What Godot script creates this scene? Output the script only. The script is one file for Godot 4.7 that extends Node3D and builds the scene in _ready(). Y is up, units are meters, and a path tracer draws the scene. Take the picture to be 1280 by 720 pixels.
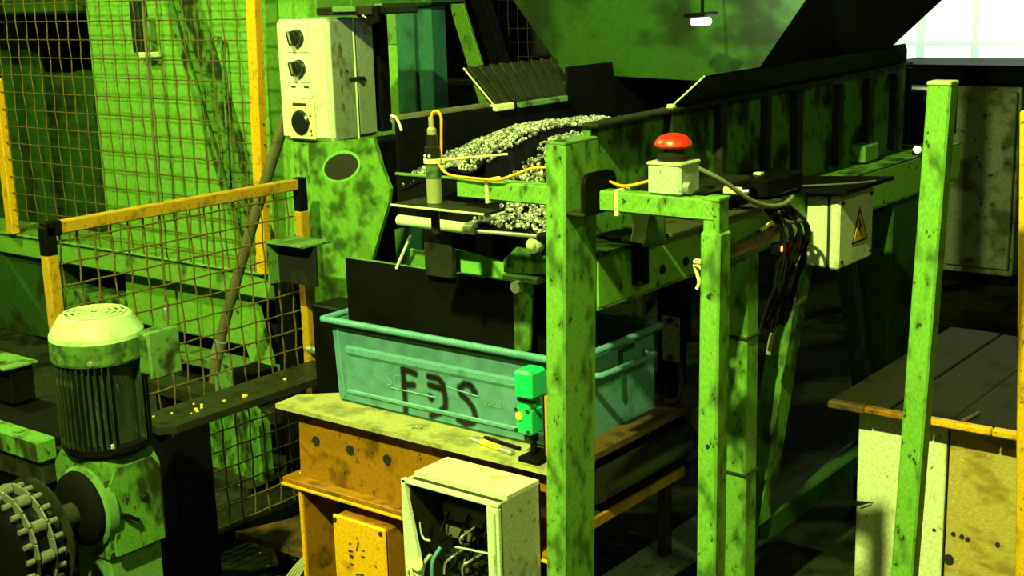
extends Node3D
# A corner of a workshop: a vibrating feeder drops cut metal slugs into a blue steel bin on a yellow roller table.
# World: x runs along the front of the machine, -z runs along the feeder away from the camera, metres.

var T: SurfaceTool
var X := Transform3D.IDENTITY
var O := Vector3.ZERO
var M := {}
var names := {}
var RNG := RandomNumberGenerator.new()

# ------------------------------------------------------------------ helpers: mesh building
func nb() -> void:
	T = SurfaceTool.new(); T.begin(Mesh.PRIMITIVE_TRIANGLES); T.set_smooth_group(-1); X = Transform3D.IDENTITY

func v3(x, y, z) -> Vector3: return Vector3(x, y, z)

func poly(p: Array, out: Vector3) -> void:   # convex polygon facing out, flat
	var c: Vector3 = (p[1] - p[0]).cross(p[2] - p[0])
	var q := p
	if c.dot(out) > 0.0:
		q = p.duplicate(); q.reverse()
	for i in range(1, q.size() - 1):
		T.add_vertex(X * q[0] - O); T.add_vertex(X * q[i] - O); T.add_vertex(X * q[i + 1] - O)

func box(c: Vector3, s: Vector3, bev := 0.0, bs := Basis.IDENTITY) -> void:
	var h := s * 0.5
	var b: float = min(bev, min(h.x, min(h.y, h.z)) * 0.9)
	var ax := [0, 1, 2]
	var pt = func(i: int, s3: Vector3) -> Vector3:
		var r := Vector3(s3.x * (h.x - b), s3.y * (h.y - b), s3.z * (h.z - b))
		r[i] = s3[i] * h[i]
		return c + bs * r
	for i in ax:
		var j: int = (i + 1) % 3
		var k: int = (i + 2) % 3
		for si in [-1.0, 1.0]:
			var pts := []
			for u in [[-1.0, -1.0], [1.0, -1.0], [1.0, 1.0], [-1.0, 1.0]]:
				var s3 := Vector3.ZERO
				s3[i] = si; s3[j] = u[0]; s3[k] = u[1]
				pts.append(pt.call(i, s3))
			var n := Vector3.ZERO
			n[i] = si
			poly(pts, bs * n)
	if b <= 0.0: return
	for i in ax:
		var j: int = (i + 1) % 3
		var k: int = (i + 2) % 3
		for sj in [-1.0, 1.0]:
			for sk in [-1.0, 1.0]:
				var a := Vector3.ZERO
				a[i] = -1.0; a[j] = sj; a[k] = sk
				var e := a
				e[i] = 1.0
				var n := Vector3.ZERO
				n[j] = sj; n[k] = sk
				poly([pt.call(j, a), pt.call(j, e), pt.call(k, e), pt.call(k, a)], bs * n)
	for sx in [-1.0, 1.0]:
		for sy in [-1.0, 1.0]:
			for sz in [-1.0, 1.0]:
				var s3 := Vector3(sx, sy, sz)
				poly([pt.call(0, s3), pt.call(1, s3), pt.call(2, s3)], bs * s3)

func bb(x0: float, x1: float, y0: float, y1: float, z0: float, z1: float, bev := 0.0) -> void:
	box(v3((x0 + x1) / 2, (y0 + y1) / 2, (z0 + z1) / 2), v3(abs(x1 - x0), abs(y1 - y0), abs(z1 - z0)), bev)

func bar(a: Vector3, b: Vector3, w: float, h: float, side := Vector3.RIGHT, bev := 0.003) -> void:   # w along side, h across it
	var d := (b - a).normalized()
	var s := (side - d * side.dot(d)).normalized()
	var u := d.cross(s)
	box((a + b) / 2, v3(w, h, a.distance_to(b)), bev, Basis(s, u, d))

func prism(p2: Array, fr: Transform3D, depth: float) -> void:   # polygon in the frame's xy, extruded along its z
	var pk := PackedVector2Array(p2)
	var idx := Geometry2D.triangulate_polygon(pk)
	for t in range(0, idx.size(), 3):
		for e in [[0.0, -1.0], [depth, 1.0]]:
			var pts := []
			for q in 3:
				var w: Vector2 = pk[idx[t + q]]
				pts.append(fr * v3(w.x, w.y, e[0]))
			poly(pts, fr.basis.z * e[1] * signf(depth))
	var area := 0.0
	for i in pk.size():
		area += pk[i].cross(pk[(i + 1) % pk.size()])
	for i in pk.size():
		var a: Vector2 = pk[i]
		var b: Vector2 = pk[(i + 1) % pk.size()]
		var n2 := Vector2((b - a).y, -(b - a).x) * signf(area)
		poly([fr * v3(a.x, a.y, 0), fr * v3(b.x, b.y, 0), fr * v3(b.x, b.y, depth), fr * v3(a.x, a.y, depth)], fr.basis * v3(n2.x, n2.y, 0))

func fxy(z: float) -> Transform3D: return Transform3D(Basis.IDENTITY, v3(0, 0, z))            # polygon given in world x, y
func fzy(x: float) -> Transform3D: return Transform3D(Basis(v3(0, 0, 1), v3(0, 1, 0), v3(1, 0, 0)), v3(x, 0, 0))   # polygon given in world z, y; depth along +x
func fxz(y: float) -> Transform3D: return Transform3D(Basis(v3(1, 0, 0), v3(0, 0, 1), v3(0, 1, 0)), v3(0, y, 0))   # polygon given in world x, z; depth along +y

var sgc := 1
func ring_quads(ra: Array, rb: Array, mid: Vector3, smooth := true) -> void:
	if smooth: T.set_smooth_group(sgc)
	var n := ra.size()
	for i in n:
		var j := (i + 1) % n
		var c: Vector3 = (ra[i] + ra[j] + rb[i] + rb[j]) / 4.0
		var out: Vector3 = c - mid
		var a = ra[i]; var b = ra[j]; var e = rb[j]; var f = rb[i]
		if a.distance_squared_to(b) < 1e-12: poly([a, e, f], out)
		elif e.distance_squared_to(f) < 1e-12: poly([a, b, e], out)
		else: poly([a, b, e, f], out)
	T.set_smooth_group(-1)

func tube(p: Array, r: float, n := 6, caps := true) -> void:
	sgc += 1
	var rings := []
	var d: Vector3 = (p[1] - p[0]).normalized()
	var s := d.cross(v3(0.31, 0.87, 0.39))
	if s.length() < 0.1: s = d.cross(Vector3.RIGHT)
	s = s.normalized()
	for i in p.size():
		var t: Vector3
		if i == 0: t = p[1] - p[0]
		elif i == p.size() - 1: t = p[i] - p[i - 1]
		else: t = (p[i + 1] - p[i]).normalized() + (p[i] - p[i - 1]).normalized()
		t = t.normalized()
		s = (s - t * s.dot(t)).normalized()
		var u := t.cross(s)
		var ring := []
		for k in n:
			var a := TAU * k / n
			ring.append(p[i] + (s * cos(a) + u * sin(a)) * r)
		rings.append(ring)
	for i in p.size() - 1:
		ring_quads(rings[i], rings[i + 1], (p[i] + p[i + 1]) / 2.0)
	if caps:
		poly(rings[0], p[0] - p[1]); poly(rings[-1], p[-1] - p[-2])

func spline(p: Array, sub := 6) -> Array:
	var o := []
	for i in p.size() - 1:
		var a: Vector3 = p[max(i - 1, 0)]
		var b: Vector3 = p[i]
		var c: Vector3 = p[i + 1]
		var d: Vector3 = p[min(i + 2, p.size() - 1)]
		for k in sub: o.append(b.cubic_interpolate(c, a, d, float(k) / sub))
	o.append(p[-1])
	return o

func lathe(prof: Array, at: Vector3, axis := Vector3.UP, n := 24, crease := 30.0) -> void:   # prof: Vector2(radius, along the axis)
	var s := axis.cross(v3(0.2, 0.3, 0.9)).normalized()
	var u := axis.cross(s).normalized()
	var rings := []
	for q in prof:
		var ring := []
		for k in n:
			var a := TAU * k / n
			ring.append(at + axis * q.y + (s * cos(a) + u * sin(a)) * max(q.x, 0.0))
		rings.append(ring)
	sgc += 1
	for i in prof.size() - 1:
		if i > 0:
			var e0: Vector2 = prof[i] - prof[i - 1]
			var e1: Vector2 = prof[i + 1] - prof[i]
			if abs(e0.angle_to(e1)) > deg_to_rad(crease): sgc += 1
		var e: Vector2 = prof[i + 1] - prof[i]
		# the outward side: to the right of the profile as it runs up
		var nrm := Vector2(e.y, -e.x).normalized()
		T.set_smooth_group(sgc)
		for k in n:
			var j := (k + 1) % n
			var am := TAU * (k + 0.5) / n
			var out: Vector3 = (s * cos(am) + u * sin(am)) * nrm.x + axis * nrm.y
			var a = rings[i][k]; var b = rings[i][j]; var c = rings[i + 1][j]; var d = rings[i + 1][k]
			if prof[i].x <= 1e-6: poly([a, c, d], out)
			elif prof[i + 1].x <= 1e-6: poly([a, b, c], out)
			else: poly([a, b, c, d], out)
		T.set_smooth_group(-1)

func cyl(a: Vector3, b: Vector3, r: float, n := 12) -> void:
	lathe([Vector2(0, 0), Vector2(r, 0), Vector2(r, a.distance_to(b)), Vector2(0, a.distance_to(b))], a, (b - a).normalized(), n)

func hexbolt(at: Vector3, axis: Vector3, r := 0.008, h := 0.006) -> void:
	lathe([Vector2(r * 1.5, 0), Vector2(r * 1.5, 0.0015), Vector2(r, 0.0015)], at, axis, 12)
	lathe([Vector2(r, 0.0), Vector2(r, h * 0.8), Vector2(r * 0.85, h), Vector2(0, h)], at, axis, 6, 20)

# ------------------------------------------------------------------ helpers: nodes
func numbered(n: String) -> String:
	if not names.has(n):
		names[n] = 0
		return n
	names[n] += 1
	return "%s_%03d" % [n, names[n]]

func thing(n: String, label: String, cat: String, at := Vector3.ZERO, group := "") -> Node3D:
	var o := Node3D.new()
	o.name = numbered(n); add_child(o); o.position = at; O = at
	o.set_meta("label", label); o.set_meta("category", cat)
	if group != "": o.set_meta("group", group)
	return o

func put(n: String, mat: String, par: Node = null, label := "") -> MeshInstance3D:   # commits what was collected as ONE part
	T.generate_normals()
	var mi := MeshInstance3D.new()
	mi.mesh = T.commit(); mi.material_override = M[mat]
	mi.cast_shadow = GeometryInstance3D.SHADOW_CASTING_SETTING_ON
	if par == null:
		mi.name = numbered(n); add_child(mi); mi.position = O
	else:
		mi.name = n; par.add_child(mi, true)
	if label != "": mi.set_meta("label", label)
	nb()
	return mi

func solo(n: String, mat: String, label: String, cat: String, group := "") -> MeshInstance3D:
	var mi := put(n, mat)
	mi.set_meta("label", label); mi.set_meta("category", cat)
	if group != "": mi.set_meta("group", group)
	return mi

func struct(n: String, mat: String, par: Node = null) -> MeshInstance3D:
	var mi := put(n, mat, par)
	if par == null: mi.set_meta("kind", "structure")
	return mi

func at(p: Vector3) -> void: O = p

func text(par: Node, n: String, s: String, size: float, xf: Transform3D, mat: String, depth := 0.001) -> void:   # xf in world
	var tm := TextMesh.new()
	var f := SystemFont.new()
	f.font_names = PackedStringArray(["Droid Sans"])
	tm.font = f; tm.text = s; tm.font_size = 32; tm.pixel_size = size / 32.0; tm.depth = depth
	var mi := MeshInstance3D.new()
	mi.mesh = tm; mi.material_override = M[mat]; mi.name = n
	par.add_child(mi, true)
	mi.global_transform = xf

# ------------------------------------------------------------------ helpers: materials
func noise(sd: int, fr: float, oct := 4) -> FastNoiseLite:
	var f := FastNoiseLite.new()
	f.seed = sd; f.frequency = fr; f.noise_type = FastNoiseLite.TYPE_SIMPLEX_SMOOTH; f.fractal_octaves = oct
	return f

func lum(sd: int, fr: float, oct := 4) -> PackedByteArray:
	var im := noise(sd, fr, oct).get_seamless_image(256, 256)
	im.convert(Image.FORMAT_L8)
	return im.get_data()

# base paint, dirt over it, chips through it; some base tones also hold painted shade
func paint(n: String, base: Color, dirt: Color, amt: float, chip: Color, chips: float, rough := 0.5, metal := 0.0, scale := Vector3(1.4, 1.4, 1.4), sd := 1, bump := 0.0) -> void:
	var a := lum(sd, 0.012, 4)
	var b := lum(sd + 50, 0.05, 3)
	var c := lum(sd + 90, 0.2, 2)
	var im := Image.create(256, 256, false, Image.FORMAT_RGB8)
	for y in 256:
		for x in 256:
			var i := y * 256 + x
			var va := a[i] / 255.0
			var vb := b[i] / 255.0
			var vc := c[i] / 255.0
			var t := va * 0.6 + vb * 0.3 + vc * 0.1
			var col := base * (0.88 + 0.24 * vc)
			col = col.lerp(dirt, clampf((t - (0.78 - amt * 0.6)) * 4.0, 0.0, 0.92))
			if vb * 0.65 + vc * 0.35 > 1.0 - chips * 0.5: col = col.lerp(chip, 0.85)
			im.set_pixel(x, y, Color(col.r, col.g, col.b))
	var m := StandardMaterial3D.new()
	m.albedo_texture = ImageTexture.create_from_image(im)
	m.uv1_triplanar = true; m.uv1_world_triplanar = true; m.uv1_scale = scale
	m.roughness = rough; m.metallic = metal; m.metallic_specular = 0.12 if n in ["dark", "floor", "plank"] else 0.3
	if bump > 0.0:
		var hm := Image.create(256, 256, false, Image.FORMAT_RGB8)
		for y in 256:
			for x in 256:
				var i := y * 256 + x
				var h := b[i] / 255.0 * 0.6 + c[i] / 255.0 * 0.4
				hm.set_pixel(x, y, Color(h, h, h))
		hm.bump_map_to_normal_map(bump)
		m.normal_enabled = true; m.normal_texture = ImageTexture.create_from_image(hm); m.normal_scale = 1.0
	M[n] = m

func flat(n: String, col: Color, rough := 0.5, metal := 0.0, spec := 0.4) -> StandardMaterial3D:
	var m := StandardMaterial3D.new()
	m.albedo_color = col; m.roughness = rough; m.metallic = metal; m.metallic_specular = spec
	M[n] = m
	return m

func glow(n: String, col: Color, e: float) -> void:
	var m := flat(n, Color(0.8, 0.8, 0.8))
	m.emission_enabled = true; m.emission = col; m.emission_energy_multiplier = e

func lin(r: float, g: float, b: float) -> Color: return Color(r, g, b).linear_to_srgb()

func materials() -> void:
	var grime := lin(0.016, 0.018, 0.008)
	var rust := lin(0.10, 0.045, 0.015)
	paint("green", lin(0.15, 0.335, 0.05), lin(0.05, 0.12, 0.02), 0.30, grime, 0.50, 0.42, 0.0, v3(1.6, 1.0, 1.6), 3)
	paint("green_dirt_and_shade", lin(0.085, 0.215, 0.032), grime, 0.56, grime, 0.52, 0.5, 0.0, v3(2.0, 1.2, 2.0), 7)  # real dirt; also the tone of the painted shadow beside the gusset
	paint("green_post", lin(0.15, 0.335, 0.05), lin(0.045, 0.10, 0.02), 0.44, grime, 0.54, 0.42, 0.0, v3(3.0, 1.6, 3.0), 11)
	paint("green_wall", lin(0.14, 0.335, 0.045), lin(0.06, 0.21, 0.02), 0.14, grime, 0.15, 0.5, 0.0, v3(0.8, 0.8, 0.8), 15)
	paint("green_shade", lin(0.022, 0.065, 0.010), grime, 0.40, grime, 0.42, 0.55, 0.0, v3(1.2, 0.9, 1.2), 19)  # dark green; on the recess door it paints in the shade
	paint("green_grey", lin(0.10, 0.21, 0.06), grime, 0.40, grime, 0.45, 0.5, 0.0, v3(2.5, 2.5, 2.5), 23)
	paint("motor_green", lin(0.08, 0.18, 0.032), lin(0.03, 0.045, 0.02), 0.55, lin(0.012, 0.014, 0.01), 0.6, 0.42, 0.0, v3(3.5, 3.5, 3.5), 27)
	paint("cowl_pale", lin(0.42, 0.58, 0.30), lin(0.16, 0.24, 0.09), 0.3, grime, 0.3, 0.4, 0.0, v3(4, 4, 4), 31)
	paint("fin_iron", lin(0.02, 0.03, 0.014), lin(0.008, 0.009, 0.006), 0.45, lin(0.06, 0.13, 0.03), 0.55, 0.4, 0.0, v3(4, 1.0, 4), 35)
	paint("dark", lin(0.0045, 0.0045, 0.004), lin(0.0025, 0.0025, 0.002), 0.45, lin(0.014, 0.015, 0.01), 0.3, 0.55, 0.0, v3(2, 2, 2), 39)
	paint("dark_oily", lin(0.020, 0.021, 0.012), lin(0.007, 0.007, 0.005), 0.45, lin(0.045, 0.045, 0.025), 0.35, 0.42, 0.0, v3(3, 3, 3), 43)
	paint("cream", lin(0.62, 0.66, 0.50), lin(0.40, 0.42, 0.26), 0.26, lin(0.16, 0.15, 0.08), 0.38, 0.45, 0.0, v3(2.2, 2.2, 2.2), 47)
	paint("cream_worn", lin(0.38, 0.40, 0.29), lin(0.20, 0.21, 0.13), 0.40, lin(0.08, 0.075, 0.04), 0.46, 0.5, 0.0, v3(2.6, 1.6, 2.6), 51)
	paint("panel_grey", lin(0.40, 0.46, 0.38), lin(0.22, 0.23, 0.15), 0.34, lin(0.15, 0.12, 0.04), 0.45, 0.45, 0.0, v3(3, 2, 3), 55)
	paint("yellow", lin(0.82, 0.38, 0.010), lin(0.45, 0.20, 0.02), 0.30, lin(0.05, 0.03, 0.01), 0.48, 0.45, 0.0, v3(2, 2, 2), 59)
	paint("ochre", lin(0.34, 0.135, 0.008), lin(0.13, 0.055, 0.008), 0.42, lin(0.04, 0.022, 0.01), 0.50, 0.5, 0.0, v3(2, 2, 2), 63)
	paint("yellow_post", lin(0.72, 0.36, 0.012), lin(0.38, 0.20, 0.02), 0.28, lin(0.03, 0.02, 0.01), 0.48, 0.4, 0.0, v3(4, 3, 4), 67)
	paint("yellow_pale", lin(0.42, 0.37, 0.15), lin(0.20, 0.19, 0.09), 0.50, lin(0.60, 0.48, 0.08), 0.52, 0.42, 0.0, v3(2.4, 2.4, 2.4), 71)
	paint("teal", lin(0.11, 0.29, 0.35), lin(0.04, 0.17, 0.14), 0.30, lin(0.02, 0.05, 0.04), 0.36, 0.42, 0.0, v3(2, 2, 2), 75)
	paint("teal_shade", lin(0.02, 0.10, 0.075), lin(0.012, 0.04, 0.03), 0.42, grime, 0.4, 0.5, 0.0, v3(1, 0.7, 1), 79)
	paint("wire", lin(0.17, 0.12, 0.035), lin(0.07, 0.045, 0.018), 0.45, lin(0.05, 0.03, 0.015), 0.55, 0.45, 0.3, v3(6, 6, 6), 83)
	paint("steel", lin(0.50, 0.50, 0.44), lin(0.22, 0.22, 0.17), 0.35, lin(0.08, 0.08, 0.06), 0.4, 0.35, 0.6, v3(5, 5, 5), 87)
	paint("rusty", lin(0.10, 0.055, 0.02), lin(0.035, 0.02, 0.01), 0.45, lin(0.32, 0.17, 0.02), 0.45, 0.55, 0.0, v3(3, 3, 3), 91)
	paint("floor", lin(0.026, 0.030, 0.016), lin(0.006, 0.007, 0.004), 0.56, lin(0.10, 0.12, 0.05), 0.42, 0.65, 0.0, v3(0.9, 0.9, 0.9), 95, 2.0)
	paint("wall", lin(0.05, 0.05, 0.04), lin(0.02, 0.02, 0.016), 0.45, grime, 0.4, 0.8, 0.0, v3(0.5, 0.5, 0.5), 99)
	paint("concrete", lin(0.22, 0.24, 0.20), lin(0.08, 0.085, 0.06), 0.42, lin(0.03, 0.03, 0.02), 0.5, 0.7, 0.0, v3(1.3, 1.3, 1.3), 103)
	paint("white_board", lin(0.72, 0.72, 0.52), lin(0.44, 0.42, 0.20), 0.26, lin(0.10, 0.08, 0.03), 0.36, 0.5, 0.0, v3(2, 1.5, 2), 107)
	paint("wood", lin(0.50, 0.35, 0.10), lin(0.30, 0.18, 0.04), 0.46, lin(0.70, 0.66, 0.34), 0.46, 0.6, 0.0, v3(1.5, 3.0, 1.5), 111)
	paint("plank", lin(0.024, 0.021, 0.010), lin(0.010, 0.009, 0.005), 0.42, lin(0.09, 0.08, 0.035), 0.4, 0.6, 0.0, v3(2, 2, 1.2), 115)
	paint("pale_worn_and_lit", lin(0.17, 0.44, 0.08), lin(0.13, 0.37, 0.05), 0.5, grime, 0.2, 0.45, 0.0, v3(5, 5, 5), 123)
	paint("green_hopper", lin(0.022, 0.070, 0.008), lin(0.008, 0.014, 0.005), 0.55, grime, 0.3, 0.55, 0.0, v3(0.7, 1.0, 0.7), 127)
	paint("green_sooty", lin(0.13, 0.31, 0.04), lin(0.03, 0.06, 0.012), 0.54, grime, 0.25, 0.45, 0.0, v3(1.6, 1.6, 1.6), 131)
	paint("cream_cool", lin(0.56, 0.66, 0.50), lin(0.36, 0.42, 0.26), 0.22, lin(0.16, 0.15, 0.08), 0.3, 0.4, 0.0, v3(2.2, 2.2, 2.2), 135)
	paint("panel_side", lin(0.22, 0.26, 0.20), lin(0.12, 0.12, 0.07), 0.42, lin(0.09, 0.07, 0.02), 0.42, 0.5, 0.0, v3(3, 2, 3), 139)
	paint("stain", lin(0.16, 0.13, 0.05), lin(0.07, 0.06, 0.02), 0.5, grime, 0.4, 0.6, 0.0, v3(6, 6, 6), 143)
	paint("roller_grease", lin(0.010, 0.010, 0.007), lin(0.004, 0.004, 0.003), 0.4, lin(0.06, 0.055, 0.04), 0.46, 0.4, 0.0, v3(4, 4, 4), 147)
	paint("wire_dim", lin(0.06, 0.045, 0.018), lin(0.03, 0.02, 0.01), 0.45, grime, 0.3, 0.5, 0.0, v3(6, 6, 6), 151)
	paint("flaking_grey", lin(0.34, 0.36, 0.29), lin(0.10, 0.10, 0.07), 0.44, lin(0.03, 0.03, 0.02), 0.5, 0.7, 0.0, v3(0.9, 0.9, 0.9), 155)
	paint("beam_dirt", lin(0.055, 0.06, 0.022), lin(0.02, 0.02, 0.01), 0.5, lin(0.10, 0.20, 0.03), 0.4, 0.5, 0.0, v3(3, 3, 3), 159)
	paint("fence_paint", lin(0.44, 0.23, 0.014), lin(0.22, 0.11, 0.015), 0.36, lin(0.03, 0.02, 0.01), 0.5, 0.45, 0.0, v3(4, 3, 4), 163)
	paint("conduit", lin(0.13, 0.12, 0.06), lin(0.06, 0.055, 0.03), 0.4, grime, 0.4, 0.45, 0.0, v3(4, 4, 4), 119)
	flat("black", lin(0.003, 0.003, 0.003), 0.5, 0.0, 0.2)
	flat("knob_black", lin(0.010, 0.012, 0.010), 0.25, 0.0, 0.5)
	flat("void", lin(0.004, 0.004, 0.003), 0.9)  # near-black that stands for the unlit depth of recesses
	flat("red", lin(0.75, 0.02, 0.008), 0.35, 0.0, 0.5)
	flat("emerald", lin(0.01, 0.55, 0.20), 0.35, 0.0, 0.5)
	flat("orange", lin(0.80, 0.30, 0.03), 0.4)
	flat("amber", lin(0.85, 0.62, 0.05), 0.4)
	flat("pale_tie", lin(0.75, 0.75, 0.35), 0.4)
	flat("grey_cable", lin(0.22, 0.23, 0.14), 0.45)
	flat("silver", lin(0.72, 0.72, 0.68), 0.28, 0.8)
	flat("brass", lin(0.62, 0.60, 0.30), 0.3, 0.6)
	flat("chain_steel", lin(0.42, 0.41, 0.34), 0.28, 0.75)
	flat("label_white", lin(0.70, 0.74, 0.62), 0.4)
	flat("label_yellow", lin(0.70, 0.70, 0.36), 0.4)
	flat("sign_yellow", lin(0.75, 0.38, 0.01), 0.4)
	flat("ink", lin(0.02, 0.02, 0.015), 0.6)
	flat("pale_edge", lin(0.50, 0.58, 0.36), 0.35)
	flat("slug", lin(0.66, 0.66, 0.60), 0.38, 0.35)
	(M["slug"] as StandardMaterial3D).vertex_color_use_as_albedo = true
	glow("led_red", Color(1.0, 0.02, 0.03), 1.2)
	glow("led_white", Color(0.9, 1.0, 0.85), 1.0)
	glow("tube_lamp", Color(1.0, 0.85, 1.0), 2.0)
	glow("pane_bright", Color(0.95, 1.0, 0.97), 1.25)
	glow("window_glow_green", Color(0.78, 1.0, 0.82), 0.95)  # right-hand panes, and the mullions, which are no light source themselves
	glow("bulb", Color(0.8, 1.0, 0.5), 2.0)

func _ready() -> void:
	RNG.seed = 77
	# ---------------------------------------------------------------- camera, light, exposure
	var cam := Camera3D.new()
	cam.name = "camera"
	cam.transform = Transform3D(Basis(Vector3.UP, deg_to_rad(38.2)) * Basis(Vector3.RIGHT, deg_to_rad(-12.9)) * Basis(Vector3.BACK, deg_to_rad(-1.7)), v3(0, 1.65, 0))
	cam.fov = rad_to_deg(2.0 * atan(360.0 / 1650.0)); cam.near = 0.05; cam.far = 60
	add_child(cam)
	var we := WorldEnvironment.new()
	we.name = "world_environment"
	var env := Environment.new()
	env.background_mode = Environment.BG_COLOR; env.background_color = Color(0.02, 0.02, 0.02); env.background_energy_multiplier = 1.0
	env.tonemap_mode = Environment.TONE_MAPPER_LINEAR; env.tonemap_exposure = 1.0
	env.sdfgi_enabled = true; env.ssao_enabled = true; env.ssil_enabled = true
	we.environment = env
	add_child(we)
	nb()
	materials()
	lamps()
	shell()
	background_hall()
	press()
	screens()
	control_station()
	feeder()
	feeder_frame()
	deflector()
	roller_table()
	bin()
	front_cabinet()
	guard_posts()
	gear_motor()
	crate()
	wiring()
	small_things()

# ------------------------------------------------------------------ lamps of the hall (above the frame)
func lamps() -> void:
	var tint := Color(0.88, 1.0, 0.50)
	# place, energy, where; the right one is an unseen lamp added as fill
	for l in [[v3(-1.0, 3.9, 0.55), 50.0, "above the camera"], [v3(1.6, 3.3, -1.2), 2.1, "on the right of the hall as added fill light"], [v3(-4.6, 3.4, -1.3), 13.0, "on the left in front of the press"]]:
		var p: Vector3 = l[0]
		var t := thing("unseen_high_bay_lamp", "round high bay lamp hanging %s" % l[2], "lamp", p)
		lathe([Vector2(0.05, 0.22), Vector2(0.10, 0.20), Vector2(0.22, 0.02), Vector2(0.21, 0.02), Vector2(0.09, 0.18), Vector2(0.05, 0.20)], p, Vector3.UP, 24)
		put("reflector", "steel", t)
		cyl(p + v3(0, 0.2, 0), v3(p.x, 5.5, p.z), 0.008, 6)
		put("suspension_rod", "dark", t)
		lathe([Vector2(0, -0.06), Vector2(0.045, -0.045), Vector2(0.06, 0), Vector2(0.045, 0.05), Vector2(0, 0.09)], p, Vector3.UP, 16, 90)
		put("bulb", "bulb", t)
		var o := OmniLight3D.new()
		o.name = "lamp_light"; o.light_color = tint; o.light_energy = l[1]; o.omni_range = 20; o.omni_attenuation = 2.0; o.light_size = 0.06; o.shadow_enabled = true
		t.add_child(o)

# ------------------------------------------------------------------ room
func shell() -> void:
	at(v3(-2, 0, -3))
	bb(-9.2, 4.2, -0.2, 0, -9.2, 3.2); struct("floor", "floor")
	bb(-9.2, 4.2, 5.5, 5.7, -9.2, 3.2); struct("ceiling", "wall")
	bb(-9.2, -9.0, 0, 5.5, -9.2, 3.2); struct("wall_left", "wall")
	bb(4.0, 4.2, 0, 5.5, -9.2, 3.2); struct("wall_right", "wall")
	bb(-9.0, 4.0, 0, 5.5, 3.0, 3.2); struct("wall_front", "wall")
	# back wall round the window opening x -3.7..-0.7, y 1.08..2.5
	bb(-9.0, 4.0, 0, 1.08, -8.2, -8.0)
	bb(-9.0, 4.0, 2.5, 5.5, -8.2, -8.0)
	bb(-9.0, -3.30, 1.08, 2.5, -8.2, -8.0)
	bb(-0.7, 4.0, 1.08, 2.5, -8.2, -8.0)
	struct("wall_back", "wall")
	var w := Node3D.new()
	w.name = "window_1"; add_child(w); w.position = v3(-2.2, 1.08, -8.1); w.set_meta("kind", "structure"); O = w.position
	for e in [[-3.30, -3.24, 1.08, 2.5], [-0.76, -0.7, 1.08, 2.5]]: bb(e[0], e[1], e[2], e[3], -8.14, -8.02, 0.004)
	bb(-3.30, -0.7, 1.08, 1.10, -8.14, -8.0, 0.004); bb(-3.30, -0.7, 2.44, 2.5, -8.14, -8.02, 0.004)
	put("window_frame", "label_white", w)
	# mullion bars between the panes, given a glow to look overexposed
	var xs := [-3.24, -3.115, -3.06, -2.775, -2.725, -2.45, -2.40, -1.9, -1.85, -1.3, -1.25, -0.76]
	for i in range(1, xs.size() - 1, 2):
		bb(xs[i], xs[i + 1], 1.10, 2.44, -8.12, -8.06, 0.003); put("pane_or_mullion", "window_glow_green", w)
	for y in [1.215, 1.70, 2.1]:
		bb(-3.24, -0.76, y, y + 0.035, -8.115, -8.065, 0.003); put("pane_or_mullion", "window_glow_green", w)
	var ys := [1.10, 1.215, 1.25, 1.70, 1.735, 2.1, 2.135, 2.44]
	for i in range(0, xs.size(), 2):
		for j in range(0, ys.size(), 2):
			bb(xs[i], xs[i + 1], ys[j], ys[j + 1], -8.10, -8.09)
			put("pane_or_mullion", "pane_bright" if xs[i] < -2.5 else "window_glow_green", w)
	var al := OmniLight3D.new()
	al.name = "window_light"; al.light_color = Color(0.9, 1.0, 0.95); al.light_energy = 0.25; al.omni_range = 20; al.omni_attenuation = 2.0; al.light_size = 0.4; al.shadow_enabled = true
	w.add_child(al); al.position = v3(0, 0.7, 0.5)

# ------------------------------------------------------------------ dim things at the back of the hall
func wires(par: Node, n: String, o: Vector3, u: Vector3, v: Vector3, nu: int, nv: int, du: float, dv: float, r: float, mat: String, mu := 0.5, mv := 0.5) -> void:
	# woven crimped wire: nu wires standing along v, nv wires lying along u
	var nrm := u.cross(v).normalized()
	var wl := (nv - 1 + 2 * mv) * dv
	var hl := (nu - 1 + 2 * mu) * du
	for i in nu:
		var p := [o + u * ((i + mu) * du)]
		for j in nv: p.append(o + u * ((i + mu) * du) + v * ((j + mv) * dv) + nrm * (r * 1.1 * (1 if (i + j) % 2 == 0 else -1)))
		p.append(o + u * ((i + mu) * du) + v * wl)
		tube(p, r, 5, false)
	for j in nv:
		var p := [o + v * ((j + mv) * dv)]
		for i in nu: p.append(o + v * ((j + mv) * dv) + u * ((i + mu) * du) - nrm * (r * 1.1 * (1 if (i + j) % 2 == 0 else -1)))
		p.append(o + v * ((j + mv) * dv) + u * hl)
		tube(p, r, 5, false)
	var m := put(n, mat, par)
	m.set_meta("kind", "stuff")

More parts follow.
